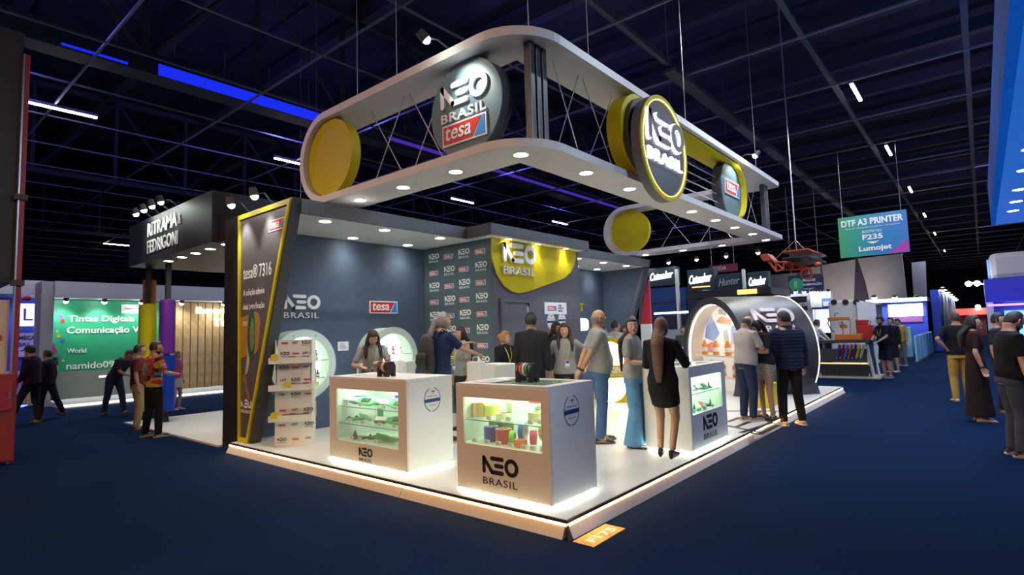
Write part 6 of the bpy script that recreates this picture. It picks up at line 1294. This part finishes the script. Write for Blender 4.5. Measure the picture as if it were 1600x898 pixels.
spot('sign_light', (-.2, 17.0, 7.6), (-.2, 20, 4.7), 260, (.95, 1, 1), 45, .6, .1, dt)
pr = thing('hanging_sign', 'dark food court sign with a green disc, hanging behind the model aeroplane', 'sign', (-3, 24, 4)); r_ = ypart(pr, 'sign_sheet', mat('sign_navy', (.02, .025, .07), .5), (1232, 429), (1287, 458), 24, .06)
w = r_[1]-r_[0]; hh = r_[3]-r_[2]; MB().cyl((r_[0]+w*.22, 24, r_[2]+hh*.5), (r_[0]+w*.22, 23.98, r_[2]+hh*.5), hh*.36, n=28).build('green_disc', mat('disc_green', (.03, .42, .16), .5), pr)
for k in range(3): MB().box(r_[0]+w*.18+w*.03*k, r_[0]+w*.19+w*.03*k, 23.97, 23.98, r_[2]+hh*.35, r_[2]+hh*.68).build('fork_mark', LOGOW, pr)
tg = MB(); text_into(tg, 'PRA\u00c7A DE', (r_[0]+w*.42, 24, r_[2]+hh*.60), FX, FU, w=w*.36, h=hh*.17, d=.02, bold=.02); tg.build('lettering', LOGOW, pr); tg = MB(); text_into(tg, 'ALIMENTA\u00c7\u00c3O', (r_[0]+w*.42, 24, r_[2]+hh*.38), FX, FU, w=w*.53, h=hh*.17, d=.02, bold=.02); tg.build('lettering', LOGOW, pr); tg = MB(); text_into(tg, 'Food court', (r_[0]+w*.42, 24, r_[2]+hh*.2), FX, FU, w=w*.3, h=hh*.1, d=.02); tg.build('lettering', LOGOW, pr)
for f_ in (.1, .9): MB().cyl((r_[0]+w*f_, 24.03, r_[3]), (r_[0]+w*f_, 24.03, 8), .008, n=4).build('wire', CABLE, pr)
# ---- far hall walls and drapes
DRAP = mat('drape_grey', (.42, .40, .42), .8, noise=.06, nscale=1); DRD = mat('drape_dark', (.05, .045, .08), .8)
FY = 46.0
def ypoly(name, m, pts, Y, d=.2, label=None):
    q = [ony(x, y, Y) for x, y in pts]; return struct(MB().extr([(p.x, p.z) for p in q], (0, Y+d, 0), FX, FU, d), name, m, label)
ypoly('wall_drape_1', DRAP, [(1262, 418), (1336, 405), (1333, 500), (1262, 500)], FY, label='tall grey drape at the far hall end, left one')
ypoly('wall_drape_2', DRAP, [(1340, 404), (1409, 396), (1421, 500), (1366, 500), (1352, 440)], FY, label='tall grey drape at the far hall end, right one')
ypoly('wall_drape_3', DRD, [(1332, 402), (1345, 402), (1370, 500), (1330, 500)], FY+.5, label='dark gap between the two grey drapes')
ypoly('wall_drape_4', DRAP, [(1200, 430), (1264, 424), (1264, 520), (1200, 520)], FY+1, label='grey drape behind the food court sign')
ypoly('wall_far_pillar', mat('pillar_grey', (.22, .21, .26), .7), [(1424, 410), (1446, 408), (1450, 500), (1430, 500)], FY+2, label='grey pillar beside the drapes')
struct(MB().box(-75, 55, 98, 98.5, 0, 13), 'wall_far', mat('hall_wall_dark', (.045, .045, .075), .8, noise=.2, nscale=.5), 'dark far wall of the hall')
struct(MB().box(-72.5, -72, -18, 98, 0, 13), 'wall_hall_left', mat('hall_wall_dark', (.045, .045, .075), .8), 'dark left wall of the hall')
spot('drape_light', (-4, FY-4, 1.0), (-5, FY, 4.5), 500, (1, .85, .7), 80, .9, .2)
# ---- stands along the aisle, right of the arch
def bgstand(name, label, loc): return thing(name, label, 'stand', loc)
LIL = mat('stand_lilac2', (.48, .48, .60), .5); 
v = bgstand('lilac_stand', 'lilac and white stand with small spotlights beyond the arch', (-4, 24, 0)); VY = 24.5
ypart(v, 'front_wall', LIL, (1208, 458), (1298, 475), VY, .4); ypart(v, 'pillar', LIL, (1258, 462), (1271, 540), VY-.1, .5, (0, None)); ypart(v, 'pillar', LIL, (1206, 462), (1212, 540), VY-.1, .5, (0, None)); ypart(v, 'lit_wall', glow_mat('wall_lit', (.85, .9, 1), .55), (1268, 482), (1298, 520), VY+1.5, .1)
ypart(v, 'blue_header', mat('header_blue', (.06, .12, .45), .5), (1268, 466), (1298, 483), VY-.3, .2); ypart(v, 'white_box', PAPER, (1266, 456), (1283, 480), VY-.4, .1); ypart(v, 'white_strip', PAPER, (1286, 471), (1297, 478), VY-.4, .1)
r_ = ypart(v, 'dark_sign', NBK, (1236, 463), (1261, 485), VY-.6, .1); text_into(MB(), 'VENTOS', (r_[0]+.1, VY-.6, r_[2]+.15), (1, 0, .1), UZ, w=(r_[1]-r_[0])*.85, h=.16, d=.02, bold=.02).build('sign_text', LOGOW, v)
for px in (1226, 1243, 1256, 1268, 1276, 1285, 1294): q_ = ony(px, 455, VY-.5); flood(v, q_.x, q_.y, q_.z, (q_.x, VY, 2.2), 0, r_=.07)
spot('stand_light', ony(1285, 470, VY), ony(1285, 520, VY+1), 120, (.85, .9, 1), 150, .8, .1, v)
w_ = bgstand('white_block_stand', 'plain white block stand with three dark vents behind the machine table', (-2.2, 20.5, 0)); r_ = ypart(w_, 'front_wall', mat('block_white', (.62, .60, .58), .5), (1297, 469), (1341, 560), 21, 2.2, (0, None), bevel=.06)
for px in (1303, 1321, 1338): q_ = ony(px, 472, 21); MB().cyl(q_-Vector((0, .02, 0)), q_, .11, n=16).build('vent', BLACK, w_)
q_ = ony(1341, 500, 21); MB().box(q_.x, q_.x+.35, 20.9, 23, 0, r_[3]-.1).build('white_pillar', WHITE, w_)
s_ = bgstand('screen_stand', 'blue stand with a big bright white screen down the aisle', (-.8, 30, 0)); SY = 30
ypart(s_, 'header', LIL, (1352, 466), (1449, 472), SY-.3, 2); ypart(s_, 'blue_wall', mat('wall_blue', (.03, .07, .55), .5), (1380, 472), (1450, 535), SY, .2, (0, None)); ypart(s_, 'screen', glow_mat('screen_white', (1, .97, .98), 2.4), (1388, 475), (1442, 494), SY-.06, .06); ypart(s_, 'counter', mat('counter_aqua', (.25, .55, .58), .4), (1385, 511), (1424, 540), SY-3, .6, (0, None)); ypart(s_, 'pale_wall', mat('wall_aqua', (.35, .5, .55), .5), (1358, 476), (1380, 530), SY+.8, .1, (0, None)); ypart(s_, 'purple_band', mat('band_purple', (.30, .10, .35), .5), (1388, 495), (1442, 503), SY-.05, .04)
for px in (1366, 1398, 1432): q_ = ony(px, 464, SY-.6); flood(s_, q_.x, q_.y, q_.z, (q_.x, SY, 1), 70, r_=.10)
for k in range(6):
    t = thing('barrier_panel', 'pale blue barrier panel along the aisle, %s from the machine table' % ords[k], 'barrier', (.75, 22+1.6*k, 0), 0, 'aisle barrier panels'); MB().box(.6, .66, 21.9+1.6*k, 23.3+1.6*k, .08, 1.05).build('panel', mat('barrier_blue', (.25, .55, .65), .4), t, bevel=.02); MB().box(.55, .71, 22.0+1.6*k, 22.2+1.6*k, 0, .08).build('foot', DGREY, t); MB().box(.55, .71, 23.0+1.6*k, 23.2+1.6*k, 0, .08).build('foot', DGREY, t)
f_ = bgstand('far_blue_stand', 'far row of blue stands with bright lamps at the end of the aisle', (1, 50, 0)); 
for k in range(6): q_ = Vector((1.05, 34+4*k, 0)); MB().box(.6, .95, 33+4*k, 36.4+4*k, 0, 3.2).build('stand_wall', (mat('wall_blue', (.03, .07, .55), .5), mat('wall_aqua', (.35, .5, .55), .5), LIL)[k % 3], f_); flood(f_, 1.1, 34+4*k, 3.25, (1.0, 35+4*k, 1), 60, (.8, .88, 1), 140, .11)
g_ = bgstand('red_stand', 'red lit stand at the far end of the aisle', (3, 66, 0)); ypart(g_, 'red_header', glow_mat('red_glow', (1, .05, .04), .8), (1474, 482), (1542, 492), 66, .5); ypart(g_, 'wall', mat('wall_dark_red', (.10, .02, .03), .5), (1474, 492), (1542, 525), 67, .5, (0, None))
for px in (1478, 1528): q_ = ony(px, 480, 65); flood(g_, q_.x, q_.y, q_.z, (q_.x, 66, 1), 0, r_=.22)
# ---- purple stand on the right
u_ = bgstand('purple_stand', 'blue and purple lit stand on the right of the aisle', (4, 24, 0)); UY = 24.0
MB().box(2.95, 9, UY, UY+4, 3.05, 4.05).build('beige_header', mat('header_beige', (.45, .38, .38), .5), u_, bevel=.2); q_ = ony(1541, 416, UY-.05); MB().cyl((2.93, UY+.5, 3.5), (2.90, UY+.5, 3.5), .35, n=24).build('logo_disc', glow_mat('disc_blue', (.05, .15, 1), 3), u_)
MB().box(2.75, 9, UY-.5, UY+3.5, 2.2, 3.05).build('blue_header', mat('header_royal', (.03, .03, .55), .4), u_); MB().box(2.8, 9, UY-.55, UY-.5, 2.05, 2.12).build('purple_led', glow_mat('led_purple', (.25, .08, 1), 5), u_); MB().box(2.75, 2.95, UY-.5, UY-.3, 0, 2.2).build('column', LIL, u_)
MB().box(2.9, 9, UY+2.5, UY+2.6, 0, 2.2).build('back_wall', mat('wall_violet', (.12, .10, .45), .5), u_)
for k in range(4): MB().box(3.3+.9*k, 3.9+.9*k, UY+2.3, UY+2.4, .5, 1.9).build('lit_panel', glow_mat('panel_cyan', (.15, .5, .9), .9), u_)
spot('stand_light', (4, UY+.5, 2.0), (4, UY+1.5, 0), 200, (.3, .35, 1), 150, .8, .1, u_)
cam_ = thing('spot_bar', 'small pair of white lamps on an arm at the purple stand', 'spotlight', (2.6, UY, 3.0)); MB().tube([(2.75, UY, 2.9), (2.3, UY, 3.0)], .03, 6).build('arm', WHITE, cam_)
for x in (2.3, 2.55): MB().sphere((x, UY-.05, 2.95), .10, 10, 8).build('bulb', SPOTL, cam_)
# ---- blue canopy at the upper right
cn = bgstand('blue_canopy', 'blue canopy with round downlights at the upper right', (4.5, 8, 4)); 
e_ = onz(1549, 352, 4.0); MB().box(e_.x, 9, 1.5, e_.y, 4.0, 4.12).build('soffit', mat('canopy_blue_glow', (.02, .18, .60), .4, emit=.32, ecol=(.01, .16, .75)), cn); MB().box(e_.x, e_.x+.08, 1.5, e_.y, 4.0, 5.0).build('fascia', mat('canopy_edge', (.008, .04, .20), .9, spec=.05), cn); MB().box(e_.x+1.5, 9, e_.y-1.2, e_.y-1.1, 0, 4.0).build('end_wall', mat('canopy_white', (.55, .56, .6), .5), cn)  # soffit emission stands in for light bouncing up onto the canopy
for k, y in enumerate((4.2, 5.7, 7.1, 8.6, 10.4, 11.8, 13.1)): downlight(3.32, y, 4.0, 'round downlight under the blue canopy at the upper right, %s from the front' % ords[k], 'blue canopy downlights', .10, 110, 150, col=(.75, .85, 1))
# ---- machine table
mt = thing('machine_table', 'dark slatted table with white splayed legs carrying orange machines', 'table', (-.6, 15.4, 0)); 
MB().box(-1.35, .12, 15.0, 16.2, 1.02, 1.10).build('table_top', mat('table_dark', (.035, .035, .04), .4), mt)
for x, s in ((-1.25, -.12), (.02, .12)):
    for y in (15.1, 16.1): MB().tube([(x, y, 1.02), (x+s, y, 0)], [(.05, .04), (.05, .04)], 4).build('leg', mat('leg_white', (.65, .65, .62), .4), mt)
MB().box(-1.2, .0, 15.15, 15.2, .06, .40).build('lower_panel', NBK, mt); MB().box(-1.2, .0, 15.15, 15.2, .46, .85).build('upper_panel', mat('panel_grey', (.06, .06, .065), .4), mt); MB().box(-1.2, 0, 15.13, 15.15, .41, .44).build('gold_line', glow_mat('line_gold', (1, .6, .2), 1.2), mt); MB().box(.03, .06, 15.2, 16.1, .05, 1.0).build('side_panel', NBK, mt); MB().box(-1.45, .3, 15.0, 16.4, 0, .04).build('base', mat('base_beige', (.5, .42, .34), .5), mt)
for k in range(7):
    t = thing('vinyl_sample', 'coloured vinyl sample roll under the machine table, %s from the left' % ords[k], 'vinyl roll', (-.7+.1*k, 14.95, .8), 0, 'sample rolls under the machine table'); MB().cyl((-.75+.1*k, 15.1, .62), (-.62+.1*k, 14.98, .98), .04, n=12).build('film', mat('sample_%d' % k, [(.05, .1, .5), (.3, .03, .05), (.1, .2, .6), (.55, .1, .05), (.05, .05, .3), (.7, .5, .02), (.5, .5, .45)][k], .4), t); MB().cyl((-.77+.1*k, 15.115, .57), (-.60+.1*k, 14.965, 1.01), .015, n=8).build('core', PAPER, t)
om = thing('orange_machine', 'orange and white press machine on the dark table', 'machine', (-.6, 15.4, 1.1)); 
MB().box(-.78, -.10, 15.15, 15.65, 1.1, 1.27).build('orange_base', mat('machine_orange', (.75, .20, .02), .4), om, bevel=.02); MB().box(-.80, -.60, 15.3, 15.55, 1.27, 1.65).build('white_column', PAPER, om, bevel=.015); MB().box(-.95, -.42, 15.25, 15.6, 1.68, 1.78).build('orange_arm', mat('machine_orange', (.75, .20, .02), .4), om, bevel=.015); MB().box(-.40, -.22, 15.3, 15.5, 1.27, 1.72).build('grey_head', CHROME, om, bevel=.02); MB().box(-.66, -.5, 15.3, 15.5, 1.45, 1.56).build('orange_block', mat('machine_orange', (.75, .20, .02), .4), om, bevel=.01)
MB().tube([(-.9, 15.4, 1.75), (-.98, 15.4, 1.6), (-.9, 15.4, 1.4), (-.78, 15.4, 1.32)], .015, 6).build('hose', BLACK, om); MB().tube([(-.78, 15.4, 1.80), (-.78, 15.4, 1.88), (-.68, 15.4, 1.90)], .012, 6).build('lever', BLACK, om)
rm = thing('red_machine', 'red boxy press machine behind the orange one', 'machine', (0, 15.8, 1.1)); MB().box(-.25, .12, 15.7, 16.1, 1.1, 1.52).build('body', mat('machine_red', (.55, .02, .02), .4), rm, bevel=.02); MB().box(-.3, .0, 15.72, 16.0, 1.52, 1.68).build('head', mat('machine_red', (.55, .02, .02), .4), rm, bevel=.02); MB().tube([(.05, 15.7, 1.5), (.1, 15.6, 1.62), (.0, 15.6, 1.66)], .012, 6).build('handle', BLACK, rm)
